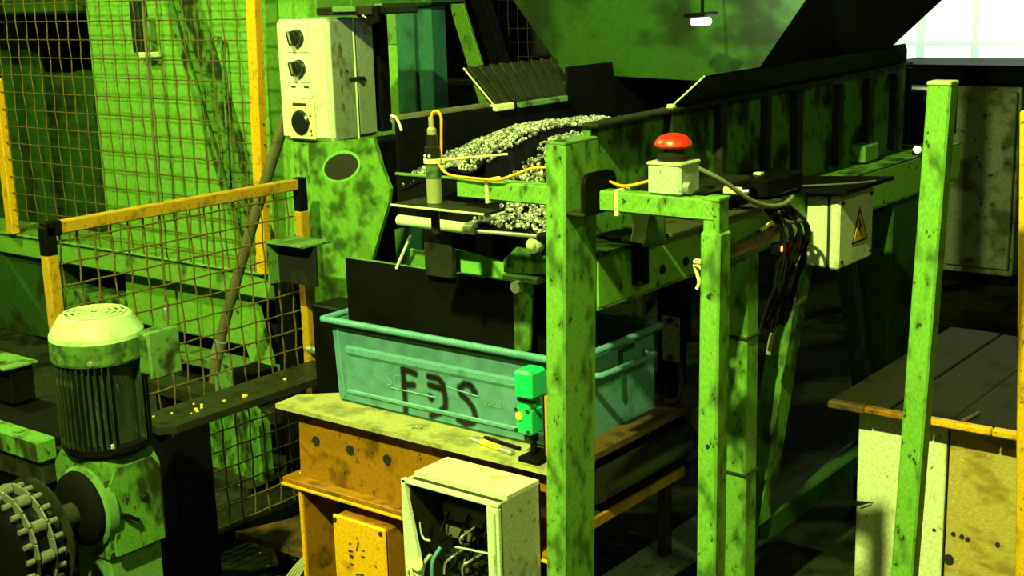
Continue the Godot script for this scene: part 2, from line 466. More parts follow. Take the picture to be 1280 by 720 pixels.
func background_hall() -> void:
	# peeling grey cabinet under the window
	var t := thing("steel_cabinet", "grey steel cabinet with flaking paint standing below the bright window", "cabinet", v3(-2.53, 0, -7.3))
	bb(-2.92, -2.14, 0.06, 1.07, -7.6, -7.02, 0.006); put("body", "flaking_grey", t)
	bb(-2.50, -2.16, 0.10, 1.04, -7.02, -7.0, 0.004); put("door", "flaking_grey", t)
	bb(-2.90, -2.52, 0.10, 1.04, -7.02, -7.0, 0.004); put("door", "flaking_grey", t)
	bb(-2.53, -2.49, 0.82, 0.90, -7.0, -6.975, 0.006); put("handle", "silver", t)
	bb(-2.90, -2.16, 0.0, 0.06, -7.55, -7.05); put("plinth", "dark", t)
	at(v3(-2.0, 1.075, -7.2))
	bb(-2.93, -1.0, 1.075, 1.175, -7.6, -6.98, 0.01)
	solo("steel_beam", "dark", "black steel beam running along under the bright window above the grey cabinet", "beam")
	at(v3(-1.6, 0, -7.2))
	bb(-2.10, -1.0, 0, 1.07, -7.6, -7.15, 0.01)
	solo("dark_locker", "dark", "dark locker right beside the grey flaking cabinet", "locker")
	# far fluorescent lamp
	t = thing("fluorescent_lamp", "small glowing fluorescent lamp hanging before the dark top of the hopper", "lamp", v3(-1.92, 1.545, -3.36))
	bar(v3(-1.966, 1.533, -3.37), v3(-1.884, 1.537, -3.33), 0.022, 0.022, Vector3.UP, 0.007); put("tube", "tube_lamp", t)
	bar(v3(-1.972, 1.552, -3.372), v3(-1.878, 1.556, -3.328), 0.012, 0.05, Vector3.UP, 0.003); put("housing", "dark", t)
	tube([v3(-1.92, 1.56, -3.35), v3(-1.92, 5.5, -3.35)], 0.005, 6); put("suspension_rod", "dark", t)
	var o := OmniLight3D.new()
	o.name = "tube_light"; o.light_color = Color(0.95, 1.0, 0.85); o.light_energy = 0.16; o.omni_range = 20; o.omni_attenuation = 2.0; o.light_size = 0.02; o.shadow_enabled = true
	t.add_child(o); o.position = v3(0.10, -0.05, 0.03)
	# far guard fence
	t = thing("wire_screen", "dim far wire screen behind the teal column and the striped flap", "fence", v3(-4.4, 0, -5.5))
	wires(t, "wire_mesh", v3(-5.2, 0.75, -5.5), Vector3.RIGHT, Vector3.UP, 27, 16, 0.062, 0.072, 0.0020, "wire_dim")
	for x in [-5.22, -3.50]:
		bb(x - 0.02, x + 0.02, 0, 1.95, -5.52, -5.48, 0.003); put("post", "dark_oily", t)
	bb(-5.2, -3.5, 1.90, 1.94, -5.52, -5.48, 0.003); put("rail", "dark_oily", t)
	bb(-5.2, -3.5, 0.70, 0.74, -5.52, -5.48, 0.003); put("rail", "dark_oily", t)
	# pale low crate and dark bench beyond the screen
	t = thing("pallet_box", "yellowish box low behind the far wire screen", "box", v3(-4.7, 0, -6.1))
	bb(-5.4, -4.25, 0.75, 1.10, -6.3, -5.9, 0.01); put("box_body", "yellow_pale", t)
	bb(-5.4, -4.25, 0, 0.75, -6.3, -5.9, 0.01); put("box_base", "dark", t)
	t = thing("work_bench", "dark bench with a painted white highlight in front of the far wire screen", "bench", v3(-4.5, 0, -5.2))
	bb(-4.95, -4.1, 0.94, 1.03, -5.35, -5.05, 0.008); put("bench_top", "black", t)
	bb(-4.92, -4.86, 0, 0.94, -5.3, -5.1, 0.004); put("leg", "black", t)
	bb(-4.19, -4.13, 0, 0.94, -5.3, -5.1, 0.004); put("leg", "black", t)
	bb(-4.73, -4.62, 1.03, 1.045, -5.1, -5.06, 0.003); put("painted_highlight", "label_white", t, "white strip painting a highlight")  # white strip paints a highlight on the bench top
	# slanting green strut
	t = thing("slanting_strut", "bright green slanting strut before the far wire screen", "strut", v3(-4.1, 0, -5.05))
	bar(v3(-4.36, 1.95, -5.0), v3(-3.80, 0.4, -5.0), 0.085, 0.02, Vector3.RIGHT); put("flange", "green", t)
	bar(v3(-4.26, 1.95, -5.07), v3(-3.70, 0.4, -5.07), 0.08, 0.06, Vector3.RIGHT); put("web", "dark", t)
	# dark motor box beyond the tray with its indicator lamp
	t = thing("drive_box", "small black drive box standing on the frame behind the ribbed tray end", "box", v3(-1.72, 1.10, -4.5))
	bb(-1.80, -1.60, 1.10, 1.26, -4.55, -4.36, 0.01); put("box_body", "black", t)
	bb(-1.77, -1.65, 1.262, 1.268, -4.50, -4.40, 0.002); put("top_plate", "label_white", t, "pale top plate")
	bb(-1.78, -1.62, 1.08, 1.10, -4.54, -4.38); put("foot", "dark", t)

# ------------------------------------------------------------------ the big green press at the left
func press() -> void:
	var t := thing("press", "large bright green press filling the left background behind the wire screens", "machine", v3(-5.2, 0, -4.2))
	# main front plate, right of the recess
	bb(-5.36, -3.90, 0.0, 2.7, -3.95, -3.75, 0.01); put("front_plate", "green_wall", t)
	bb(-3.92, -3.90, 0.0, 2.7, -4.4, -3.95, 0.004); put("side_plate", "green_wall", t)
	# raised plate with the slanting right edge
	prism([Vector2(-5.34, 0.54), Vector2(-4.40, 0.54), Vector2(-4.78, 1.63), Vector2(-5.15, 2.7), Vector2(-5.34, 2.7)], fxy(-3.75), 0.06); put("gusset_plate", "green_wall", t, "bright plate with a slanting edge")
	bar(v3(-4.375, 0.54, -3.70), v3(-5.13, 2.7, -3.70), 0.035, 0.02, Vector3.RIGHT); put("gusset_shaded_edge", "green_dirt_and_shade", t)  # darker tone paints the shade on the slanting side
	prism([Vector2(-4.36, 0.54), Vector2(-4.20, 0.54), Vector2(-4.60, 1.63), Vector2(-4.74, 1.63)], fxy(-3.75), 0.008); put("gusset_shadow_strip", "green_dirt_and_shade", t)  # thin dark sheet: the raised plate's shadow painted on the front
	# recess at the left: door colour darkened as shade, canopy added to shade it
	bb(-8.2, -5.36, 1.585, 2.7, -5.0, -3.60, 0.01); put("added_hood", "green_shade", t, "green canopy added to shade the recess")
	bb(-8.2, -5.36, 0.0, 2.7, -5.6, -5.5); put("recess_back", "void", t, "recess back coloured black for deep shade")
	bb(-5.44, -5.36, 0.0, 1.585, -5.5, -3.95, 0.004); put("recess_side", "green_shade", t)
	prism([Vector2(-8.1, 0.0), Vector2(-5.80, 0.0), Vector2(-5.72, 1.25), Vector2(-5.82, 1.30), Vector2(-5.92, 1.28), Vector2(-6.22, 1.28), Vector2(-6.30, 1.585), Vector2(-8.1, 1.585)], fxy(-4.01), 0.06); put("recess_door", "green_shade", t, "recess door coloured dark green for shade")
	# ledge beam
	bb(-7.6, -3.86, 0.425, 0.525, -3.74, -3.52, 0.006); put("ledge_beam", "green", t)
	bb(-7.6, -3.84, 0.525, 0.537, -3.75, -3.505, 0.004); put("ledge_plate", "green", t)
	# lower front with dark openings
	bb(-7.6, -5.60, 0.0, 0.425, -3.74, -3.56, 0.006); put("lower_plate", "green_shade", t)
	bb(-5.60, -5.12, 0.0, 0.28, -3.74, -3.58, 0.006); put("lower_plate", "green_dirt_and_shade", t)
	bb(-5.60, -3.86, 0.0, 0.425, -3.75, -3.74); put("dark_cavity", "void", t, "black sheet standing for an unlit cavity")
	bb(-5.12, -4.32, 0.17, 0.425, -3.74, -3.60, 0.006); put("lower_plate", "green_wall", t)
	prism([Vector2(-4.36, 0.425), Vector2(-4.20, 0.425), Vector2(-4.10, 0.08), Vector2(-4.24, 0.08)], fxy(-3.60), 0.02); put("brace_plate", "green", t, "bright green slanting brace")
	bb(-4.98, -4.06, 0.07, 0.115, -3.62, -3.50, 0.004); put("cross_bar", "green_grey", t)
	bb(-4.96, -4.40, 0.0, 0.07, -3.72, -3.60, 0.004); put("foot_plate", "dark", t)
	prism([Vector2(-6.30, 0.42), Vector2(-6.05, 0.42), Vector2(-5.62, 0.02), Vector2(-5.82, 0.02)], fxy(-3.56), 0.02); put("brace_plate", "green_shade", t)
	# switch box and thin tubes on the plate
	t = thing("limit_switch", "small dark switch box with a white bracket on the green press front", "switch", v3(-4.9, 1.40, -3.66))
	bb(-4.955, -4.89, 1.41, 1.63, -3.69, -3.64, 0.005); put("box_body", "dark_oily", t)
	bb(-4.89, -4.81, 1.39, 1.412, -3.69, -3.62, 0.003); put("bracket", "label_white", t, "white bracket")
	bb(-4.885, -4.84, 1.412, 1.56, -3.69, -3.65, 0.004); put("bracket", "green_grey", t)
	at(v3(-4.5, 0.6, -3.72))
	tube(spline([v3(-4.53, 1.42, -3.74), v3(-4.505, 1.47, -3.72), v3(-4.465, 1.47, -3.715), v3(-4.445, 1.42, -3.715), v3(-4.46, 0.95, -3.715), v3(-4.49, 0.545, -3.715)], 5), 0.006, 6)
	solo("thin_tube", "green_grey", "thin hooked green tube on the press front plate", "tube")
	at(v3(-4.2, 0.3, -3.3))
	t = thing("steel_cable", "thin grey hanging steel cable with a brass end in front of the press", "cable", v3(-4.66, 0.29, -3.45))
	tube([v3(-4.52, 2.6, -3.42), v3(-4.56, 1.63, -3.42), v3(-4.575, 0.80, -3.42), v3(-4.585, 0.36, -3.42)], 0.006, 8); put("rope", "conduit", t)
	lathe([Vector2(0, 0), Vector2(0.017, 0), Vector2(0.017, 0.05), Vector2(0.012, 0.055), Vector2(0.012, 0.075), Vector2(0, 0.08)], v3(-4.585, 0.29, -3.42), Vector3.UP, 10); put("end_fitting", "silver", t)
	# slanting conduit from behind the control box down to the floor frame
	t = thing("conduit_pipe", "slanting grey conduit pipe running down from behind the control box", "pipe", v3(-3.9, 0, -3.25))
	tube(spline([v3(-3.42, 1.42, -3.22), v3(-3.545, 1.18, -3.21), v3(-3.75, 0.78, -3.20), v3(-3.99, 0.29, -3.20), v3(-4.05, 0.02, -3.20)], 5), 0.021, 10); put("pipe", "conduit", t)
	tube([v3(-3.965, 0.34, -3.20), v3(-4.0, 0.27, -3.20)], 0.026, 10); put("coupling", "steel", t)
	# dark floor machinery behind the fence
	t = thing("floor_frame", "dark low floor frame with two green blocks behind the wire fence", "frame", v3(-3.9, 0, -3.2))
	bb(-4.25, -3.5, 0.12, 0.17, -3.16, -3.04, 0.004); put("rail", "dark_oily", t)
	bb(-4.22, -4.16, 0, 0.12, -3.14, -3.06); put("leg", "dark", t)
	bb(-3.58, -3.5, 0, 0.12, -3.14, -3.06); put("leg", "dark", t)
	bb(-3.72, -3.60, 0.17, 0.30, -3.16, -3.04, 0.004); put("block", "dark", t)
	prism([Vector2(-3.86, 0.17), Vector2(-3.74, 0.17), Vector2(-3.74, 0.26), Vector2(-3.80, 0.28), Vector2(-3.86, 0.24)], fxy(-3.15), 0.08); put("block", "green_grey", t)
	t = thing("machine_foot", "dull green tapered machine foot low behind the wire fence", "machine foot", v3(-3.5, 0, -2.9))
	prism([Vector2(-3.62, 0.02), Vector2(-3.32, 0.02), Vector2(-3.32, 0.22), Vector2(-3.42, 0.30), Vector2(-3.62, 0.26)], fxy(-2.86), 0.05); put("plate", "green_dirt_and_shade", t)
	bb(-3.64, -3.30, 0, 0.02, -2.9, -2.74); put("base_plate", "dark_oily", t)
	at(v3(-3.2, 0, -2.95))
	bb(-3.30, -3.20, 0, 0.80, -3.0, -2.9, 0.004)
	solo("dark_column", "dark", "dark square column standing just behind the wire fence", "column")

# ------------------------------------------------------------------ wire screens at the left
func screens() -> void:
	var t := thing("wire_screen", "tall wire screen in front of the green press between two yellow posts", "fence", v3(-4.9, 0.53, -3.5))
	wires(t, "wire_mesh", v3(-5.82, 0.54, -3.5), Vector3.RIGHT, Vector3.UP, 23, 18, 0.0805, 0.081, 0.0028, "wire")
	bb(-5.87, -5.815, 0.54, 1.29, -3.52, -3.48, 0.004); put("post", "yellow_post", t)
	bb(-5.87, -5.815, 1.29, 2.0, -3.52, -3.48, 0.004); put("post", "green_shade", t, "green upper end of the left post")
	bar(v3(-4.03, 0.54, -3.5), v3(-3.96, 2.0, -3.5), 0.052, 0.04); put("post", "yellow_post", t)
	t = thing("wire_fence", "low wire fence with a rusty yellow frame beside the motor", "fence", v3(-3.05, 0, -2.35))
	wires(t, "wire_mesh", v3(-3.05, 0.03, -1.93), v3(0, 0, -1), Vector3.UP, 16, 17, 0.0535, 0.0605, 0.0028, "wire")
	bar(v3(-3.05, 1.066, -1.95), v3(-3.05, 1.066, -2.80), 0.03, 0.034); put("top_rail", "fence_paint", t)
	box(v3(-3.05, 1.066, -1.935), v3(0.034, 0.04, 0.05), 0.004); box(v3(-3.05, 1.035, -1.922), v3(0.034, 0.08, 0.036), 0.004); put("corner", "dark", t, "blackened frame corner")
	bb(-3.066, -3.034, 0.60, 1.0, -1.94, -1.905, 0.003); put("post", "fence_paint", t)
	bb(-3.066, -3.034, 0.0, 0.60, -1.94, -1.905, 0.003); put("post", "rusty", t)
	bb(-3.066, -3.034, 0.98, 1.085, -2.835, -2.80, 0.003); put("corner", "dark", t)
	bb(-3.066, -3.034, 0.10, 0.98, -2.835, -2.80, 0.003); put("post", "fence_paint", t)
	bar(v3(-3.05, 0.03, -1.93), v3(-3.05, 0.03, -2.82), 0.03, 0.04); put("bottom_rail", "dark", t)
	cyl(v3(-3.04, 0.535, -2.80), v3(-2.94, 0.535, -2.80), 0.012, 8); hexbolt(v3(-2.94, 0.535, -2.80), Vector3.RIGHT, 0.014, 0.012); put("bolt", "silver", t, "shiny bolt")
	# flat dark rail and its black post
	t = thing("shelf_rail", "dark flat steel rail with yellow crumbs running past the fence towards the bin", "rail", v3(-2.95, 0, -2.4))
	prism([Vector2(-3.025, -2.125), Vector2(-2.90, -2.095), Vector2(-2.865, -2.135), Vector2(-2.865, -2.80), Vector2(-3.025, -2.80)], fxz(0.478), 0.022); put("plate", "dark_oily", t)
	bb(-2.995, -2.865, 0.0, 0.478, -2.25, -2.12, 0.004); put("post", "black", t, "black post under the rail end")
	at(v3(-2.95, 0.5, -2.2))
	for i in 12:
		var s := 0.003 + RNG.randf() * 0.005
		box(v3(-2.99 + RNG.randf() * 0.10, 0.5 + s * 0.4, -2.15 - RNG.randf() * RNG.randf() * 0.6), v3(s, s * 0.8, s * 1.4), 0, Basis(Vector3.UP, RNG.randf() * 3.0))
	var d := solo("crumbs", "amber", "yellow crumbs lying on the dark flat rail", "crumbs"); d.set_meta("kind", "stuff")

# ------------------------------------------------------------------ control box on its pedestal, dark columns behind
func knob(par: Node, x: float, y: float, z: float, r: float, grip: bool) -> void:
	lathe([Vector2(0, 0), Vector2(r * 1.1, 0), Vector2(r * 1.1, 0.006), Vector2(r, 0.009), Vector2(r * 0.95, 0.022), Vector2(r * 0.85, 0.026), Vector2(0, 0.027)], v3(x, y, z), Vector3.BACK, 24)
	var k := put("knob", "knob_black", par)
	if grip:
		box(v3(x, y, z + 0.034), v3(r * 0.55, r * 1.75, 0.018), 0.004, Basis(Vector3.BACK, 0.3))
		put("grip", "knob_black", k)

func control_station() -> void:
	var b := v3(-3.147, 1.18, -3.06)
	var t := thing("control_box", "pale grey control box with three black rotary knobs on the green pedestal", "control box", b)
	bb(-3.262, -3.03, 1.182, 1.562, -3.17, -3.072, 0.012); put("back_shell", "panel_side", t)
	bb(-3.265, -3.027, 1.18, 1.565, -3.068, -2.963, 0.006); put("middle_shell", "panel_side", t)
	bb(-3.265, -3.027, 1.18, 1.565, -2.98, -2.95, 0.014); put("front_shell", "cream_cool", t)
	for e in [[1.46, 0.030, 0.014], [1.395, 0.020, 0.008], [1.345, 0.022, 0.007], [1.285, 0.018, 0.010]]:
		var st := []
		for i in 9: st.append(Vector2(-3.005 + cos(TAU * i / 9.0) * e[2] * (0.8 + 0.3 * sin(i * 2.3)), e[0] + sin(TAU * i / 9.0) * e[1] * (0.8 + 0.3 * cos(i * 3.1))))
		prism(st, fzy(-3.0272), 0.0006)
	put("rust_stain", "stain", t)
	bb(-3.267, -3.025, 1.178, 1.567, -3.074, -3.066, 0.003); put("gasket", "pale_edge", t)
	bb(-3.217, -3.11, 1.462, 1.555, -2.95, -2.947, 0.001); put("plate", "label_white", t)
	bb(-3.217, -3.11, 1.368, 1.459, -2.95, -2.947, 0.001); put("plate", "label_white", t)
	bb(-3.21, -3.108, 1.318, 1.364, -2.95, -2.947, 0.001); put("plate", "label_white", t)
	for e in [[-3.200, -3.178], [-3.140, -3.118]]: bb(e[0], e[1], 1.350, 1.356, -2.947, -2.9462)
	put("print", "ink", t)
	bb(-3.216, -3.098, 1.186, 1.312, -2.95, -2.944, 0.006)
	var pl := put("switch_plate", "label_yellow", t, "yellowish plate of the lower switch")
	bb(-3.195, -3.13, 1.292, 1.302, -2.944, -2.9432); put("print", "ink", pl)
	for e in [[1.262, 0.010], [1.240, 0.008], [1.214, 0.010], [1.200, 0.006]]:
		box(v3(-3.118 + 0.004 * sin(e[0] * 90), e[0], -2.9438), v3(e[1], 0.006, 0.001), 0, Basis(Vector3.BACK, e[0] * 40))
	put("print", "ink", pl)
	knob(t, -3.155, 1.507, -2.947, 0.026, true)
	knob(t, -3.155, 1.412, -2.947, 0.026, true)
	lathe([Vector2(0, 0), Vector2(0.040, 0), Vector2(0.040, 0.004), Vector2(0.034, 0.010), Vector2(0, 0.012)], v3(-3.162, 1.240, -2.944), Vector3.BACK, 24); put("knob", "knob_black", t)
	# latch and rust stains on the side
	bar(v3(-3.024, 1.374, -3.035), v3(-3.024, 1.372, -3.108), 0.012, 0.008, Vector3.UP); cyl(v3(-3.03, 1.374, -3.075), v3(-3.012, 1.374, -3.075), 0.007, 8); put("latch", "dark_oily", t)
	cyl(v3(-3.03, 1.40, -3.03), v3(-3.025, 1.40, -3.03), 0.004, 8); put("rivet", "ink", t)
	# pedestal
	t = thing("pedestal", "green sheet steel pedestal with a black oval under the control box", "pedestal", v3(-3.05, 0, -3.05))
	prism([Vector2(-3.14, 1.172), Vector2(-2.85, 1.205), Vector2(-2.822, 1.12), Vector2(-2.79, 1.05), Vector2(-2.80, 1.0), Vector2(-2.90, 0.78), Vector2(-2.94, 0.66), Vector2(-3.03, 0.635), Vector2(-3.155, 0.615)], fxy(-2.965), 0.015); put("front_plate", "green_sooty", t)
	bb(-3.255, -3.142, 0.0, 1.18, -3.15, -2.965, 0.006); put("column", "green_post", t)
	bb(-3.142, -2.96, 0.0, 1.17, -3.15, -2.98, 0.006); put("column", "dark", t)
	bb(-2.96, -2.86, 0.9, 1.19, -3.15, -2.98, 0.006); put("column", "dark", t)
	var ov := []
	var ov2 := []
	for i in 28:
		var a := TAU * i / 28.0
		ov.append(Vector2(-2.996 + cos(a) * 0.076 + sin(a) * 0.006, 1.106 + sin(a) * 0.042 + cos(a) * 0.012))
		ov2.append(Vector2(-2.996 + cos(a) * 0.086 + sin(a) * 0.006, 1.106 + sin(a) * 0.051 + cos(a) * 0.013))
	prism(ov2, fxy(-2.9505), 0.0012); put("worn_ring", "pale_worn_and_lit", t, "pale worn ring round the oval")
	prism(ov, fxy(-2.95), 0.0020); put("oval_mark", "ink", t, "black oval")
	# dark angle shelf on the pedestal
	t = thing("angle_shelf", "small dark steel pocket shelf with a pale top edge left of the pedestal", "shelf", v3(-2.96, 0.75, -2.75))
	bb(-3.035, -2.865, 0.905, 0.913, -2.76, -2.645, 0.002); put("top_plate", "green_grey", t)
	prism([Vector2(-2.65, 0.905), Vector2(-2.76, 0.905), Vector2(-2.76, 0.80), Vector2(-2.70, 0.775), Vector2(-2.65, 0.78)], fzy(-3.035), 0.006); put("side_plate", "green_grey", t)
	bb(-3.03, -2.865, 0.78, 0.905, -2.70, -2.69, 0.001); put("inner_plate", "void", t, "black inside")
	bb(-3.034, -3.005, 0.82, 0.86, -2.81, -2.70); put("arm", "dark", t)
	# dark steel top bracket with "10"
	t = thing("top_bracket", "dark steel bracket marked 10 jutting over the control box", "bracket", v3(-2.95, 1.56, -3.1))
	bb(-3.10, -2.86, 1.575, 1.60, -3.2, -2.98, 0.004); put("plate", "dark_oily", t)
	bb(-3.02, -2.92, 1.585, 1.602, -2.98, -2.972, 0.002); put("rim", "green_grey", t)
	prism([Vector2(-2.97, 1.60), Vector2(-2.84, 1.60), Vector2(-2.84, 1.555), Vector2(-2.88, 1.54)], fxy(-3.0), 0.012); put("cheek", "dark", t)
	text(t, "marking", "10", 0.030, Transform3D(Basis(Vector3.BACK, deg_to_rad(55)), v3(-2.888, 1.577, -2.984)), "label_white")
	bb(-3.075, -3.035, 1.19, 1.575, -3.24, -3.19, 0.004); put("back_post", "dark", t, "dark post behind the control box")
	# columns behind
	t = thing("teal_column", "teal steel column of two flanges standing behind the control box", "column", v3(-3.25, 0, -3.68))
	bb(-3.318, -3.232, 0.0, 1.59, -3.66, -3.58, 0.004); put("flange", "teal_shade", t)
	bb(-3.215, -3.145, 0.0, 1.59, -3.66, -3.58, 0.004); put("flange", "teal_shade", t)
	bb(-3.24, -3.20, 0.0, 1.59, -3.70, -3.66, 0.002); put("web", "black", t)
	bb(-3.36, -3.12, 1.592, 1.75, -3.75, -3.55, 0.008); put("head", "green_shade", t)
	at(v3(-3.38, 0, -3.65))
	bb(-3.43, -3.335, 0.0, 1.45, -3.68, -3.60, 0.004)
	solo("green_column", "green_wall", "yellow-green steel column left of the teal column", "column")
	at(v3(-3.42, 0, -3.72))
	bb(-3.44, -3.33, 1.45, 1.60, -3.68, -3.60, 0.004)
	solo("column_cap", "green_grey", "dull cap block on top of the yellow-green column", "block")

# ------------------------------------------------------------------ feeder: trough, ribbed tray side, flaps, slugs
func noise_cut(x: float, _z: float) -> bool: return x < -2.02

func feeder() -> void:
	var t := thing("feeder_trough", "long greasy black vibrating feeder trough with a green ribbed right side", "feeder", v3(-2.0, 1.08, -3.0))
	bb(-2.41, -2.40, 1.12, 1.31, -4.1, -2.58); put("left_wall", "dark", t)
	bb(-2.40, -1.62, 1.115, 1.125, -4.1, -2.58, 0.002); put("trough_floor", "dark", t)
	bb(-2.41, -1.60, 1.12, 1.36, -4.12, -4.10); put("back_wall", "dark", t)
	bb(-2.41, -2.40, 1.31, 1.40, -4.10, -3.36); put("left_wall", "dark", t)
	bb(-2.41, -1.62, 1.36, 1.42, -4.12, -4.10); put("back_wall", "dark", t)
	tube([v3(-2.415, 1.312, -2.58), v3(-2.415, 1.312, -2.98)], 0.012, 8); put("left_rim", "conduit", t, "pale rolled rim")
	tube(spline([v3(-2.42, 1.322, -2.578), v3(-2.40, 1.318, -2.575), v3(-2.388, 1.30, -2.575), v3(-2.382, 1.285, -2.575)], 4), 0.004, 6); put("rim_end", "label_white", t, "bright cut end of the rim")
	# ribbed right side, rising slightly to the back
	prism([Vector2(-2.32, 1.115), Vector2(-4.06, 1.10), Vector2(-4.06, 1.375), Vector2(-2.32, 1.352)], fzy(-1.62), 0.02); put("right_wall", "green_dirt_and_shade", t)
	bar(v3(-1.597, 1.355, -2.31), v3(-1.597, 1.378, -4.06), 0.045, 0.010); put("top_flange", "dark_oily", t)
	for e in [[-2.62, 0.012], [-2.86, 0.03], [-3.10, 0.02], [-3.28, 0.03], [-3.54, 0.03], [-3.74, 0.02], [-3.95, 0.03]]:
		bb(-1.60, -1.575, 1.12, 1.352, e[0] - e[1] / 2, e[0] + e[1] / 2, 0.003); put("rib", "dark_oily", t)
	for z in [-2.72, -3.0, -3.2, -3.42, -3.64, -3.86]:
		hexbolt(v3(-1.585, 1.362 + 0.012 * (-z - 2.3), z), Vector3.UP, 0.006, 0.006)
	put("flange_bolts", "dark_oily", t).set_meta("kind", "stuff")
	bar(v3(-1.59, 1.108, -2.33), v3(-1.59, 1.095, -4.0), 0.07, 0.018); put("bottom_flange", "dark", t)
	# flared flaps on both walls
	var L := [v3(-2.40, 1.315, -2.99), v3(-2.40, 1.315, -3.35), v3(-2.505, 1.42, -3.45), v3(-2.505, 1.42, -2.985)]
	var n: Vector3 = v3(0.105, 0.105, 0).normalized()
	for s in [[n, 0.0], [-n, 0.006]]:
		poly([L[0] - n * s[1], L[1] - n * s[1], L[2] - n * s[1], L[3] - n * s[1]], s[0])
	var fl := put("left_flap", "dark_oily", t, "dark slatted flap")
	for i in 9:
		var a: Vector3 = L[0].lerp(L[1], (i + 0.5) / 9.0)
		var c: Vector3 = L[3].lerp(L[2], (i + 0.5) / 9.0)
		bar(a + n * 0.003, c + n * 0.003, 0.022, 0.006, v3(0, 0, 1), 0.001); put("slat", "dark_oily", fl)
	bar(L[0], L[3], 0.003, 0.005, v3(0, 0, 1), 0.001); put("edge", "pale_edge", fl, "edge coloured pale as if lit")  # pale colour paints the light caught by the flap edge
	bb(-2.412, -2.385, 1.297, 1.317, -3.07, -2.985, 0.003); put("hinge_plate", "label_yellow", fl)
	bb(-2.412, -2.385, 1.297, 1.315, -3.34, -3.10, 0.003); put("hinge_plate", "green_grey", fl)
	var R := [v3(-1.60, 1.362, -2.65), v3(-1.60, 1.378, -4.05), v3(-1.50, 1.452, -3.80), v3(-1.512, 1.438, -2.65)]
	n = v3(-0.09, 0.09, 0).normalized()
	for s in [[n, 0.0], [-n, 0.006]]:
		poly([R[0] - n * s[1], R[1] - n * s[1], R[2] - n * s[1], R[3] - n * s[1]], s[0])
	fl = put("right_flap", "dark_oily", t, "long dark flap")
	bar(R[0] + v3(0, 0.004, 0), R[3], 0.003, 0.004, v3(0, 0, 1), 0.001); put("edge", "pale_edge", fl, "edge coloured pale as if lit")  # light on this edge is painted in too
	box(R[0], v3(0.02, 0.02, 0.02), 0.004); put("lug", "pale_edge", fl)
	# sloping divider plate and the front lips
	prism([Vector2(-2.56, 1.125), Vector2(-3.0, 1.125), Vector2(-3.0, 1.205), Vector2(-2.56, 1.174)], fzy(-2.14), 0.006); put("divider", "dark", t)
	tube([v3(-2.41, 1.168, -2.575), v3(-2.14, 1.170, -2.575)], 0.005, 6); put("front_lip", "green_grey", t)
	bb(-2.41, -2.14, 1.06, 1.165, -2.585, -2.575); put("front_plate", "dark", t)
	prism([Vector2(-2.36, 1.085), Vector2(-2.58, 1.10), Vector2(-2.58, 1.108), Vector2(-2.36, 1.093)], fzy(-2.15), 0.53); put("outlet_lip", "dark", t)
	prism([Vector2(-2.36, 1.085), Vector2(-2.58, 1.10), Vector2(-2.58, 1.16), Vector2(-2.36, 1.125)], fzy(-2.155), 0.006); put("outlet_cheek", "dark", t)
	# slugs: the heap as one mass of loose pieces on a dark mound
	var hm = func(x: float, z: float) -> float:
		var f := clampf((-z - 2.55) / 0.32, 0.0, 1.0)
		var h := 1.165 + 0.108 * sqrt(f) - 0.015 * clampf((-z - 2.95) / 0.4, 0, 1)
		h -= 0.06 * clampf((-2.22 - x) / 0.18, 0.0, 1.0)
		if x > -2.12:
			h = 1.135 + 0.11 * clampf((-z - 2.62) / 0.25, 0, 1)
		if z > -2.60 and x > -2.14:
			h = lerpf(1.128, 1.100, clampf((z + 2.60) / 0.2, 0, 1)) + 0.010 * sin(x * 20.0) * sin(x * 37.0 + 1.0)
		return h + 0.003 * sin(x * 61.0 + z * 47.0) + 0.002 * sin(x * 23.0 - z * 91.0)
	at(v3(-2.0, 1.12, -2.8))
	for e in [[-2.395, -2.14, -2.57, -3.3], [-2.134, -1.63, -2.375, -3.3]]:
		var nx := 16
		var nz := 26
		for i in nx:
			for j in nz:
				var x0: float = lerpf(e[0], e[1], float(i) / nx)
				var x1: float = lerpf(e[0], e[1], float(i + 1) / nx)
				var z0: float = lerpf(e[2], e[3], float(j) / nz)
				var z1: float = lerpf(e[2], e[3], float(j + 1) / nz)
				poly([v3(x0, hm.call(x0, z0) - 0.006, z0), v3(x1, hm.call(x1, z0) - 0.006, z0), v3(x1, hm.call(x1, z1) - 0.006, z1), v3(x0, hm.call(x0, z1) - 0.006, z1)], Vector3.UP)
	var mound := solo("metal_slugs", "dark", "heap of small shiny cut metal slugs in the feeder trough", "metal slugs")
	mound.set_meta("kind", "stuff")
	nb()
	var keep := O
	O = Vector3.ZERO
	lathe([Vector2(0.0022, 0), Vector2(0.0052, 0.0), Vector2(0.0055, 0.0045), Vector2(0.0055, 0.0045), Vector2(0.0022, 0.0045)], Vector3.ZERO, Vector3.UP, 7)
	T.generate_normals()
	var mesh := T.commit()
	nb()
	O = keep
	var mm := MultiMesh.new()
	mm.transform_format = MultiMesh.TRANSFORM_3D; mm.use_colors = true; mm.mesh = mesh; mm.instance_count = 9000
	for i in 9000:
		var x := -2.39 + 0.245 * RNG.randf()
		var z := -2.575 - 0.66 * RNG.randf()
		if i % 2 == 0:
			x = -2.13 + 0.49 * RNG.randf()
			z = -2.38 - 0.85 * RNG.randf()
		if i % 2 == 0 and z > -2.60 and noise_cut(x, z): x = -2.0 + 0.35 * RNG.randf()
		var bs := Basis.from_euler(v3(RNG.randf() * 6.28, RNG.randf() * 6.28, RNG.randf() * 6.28)) * Basis.from_scale(Vector3.ONE * (0.65 + 0.45 * RNG.randf()))
		mm.set_instance_transform(i, Transform3D(bs, v3(x, hm.call(x, z) - 0.003 + RNG.randf() * 0.007, z) - O))
		var g := 0.12 + 0.88 * RNG.randf()
		mm.set_instance_color(i, Color(g, g, g * 0.95))
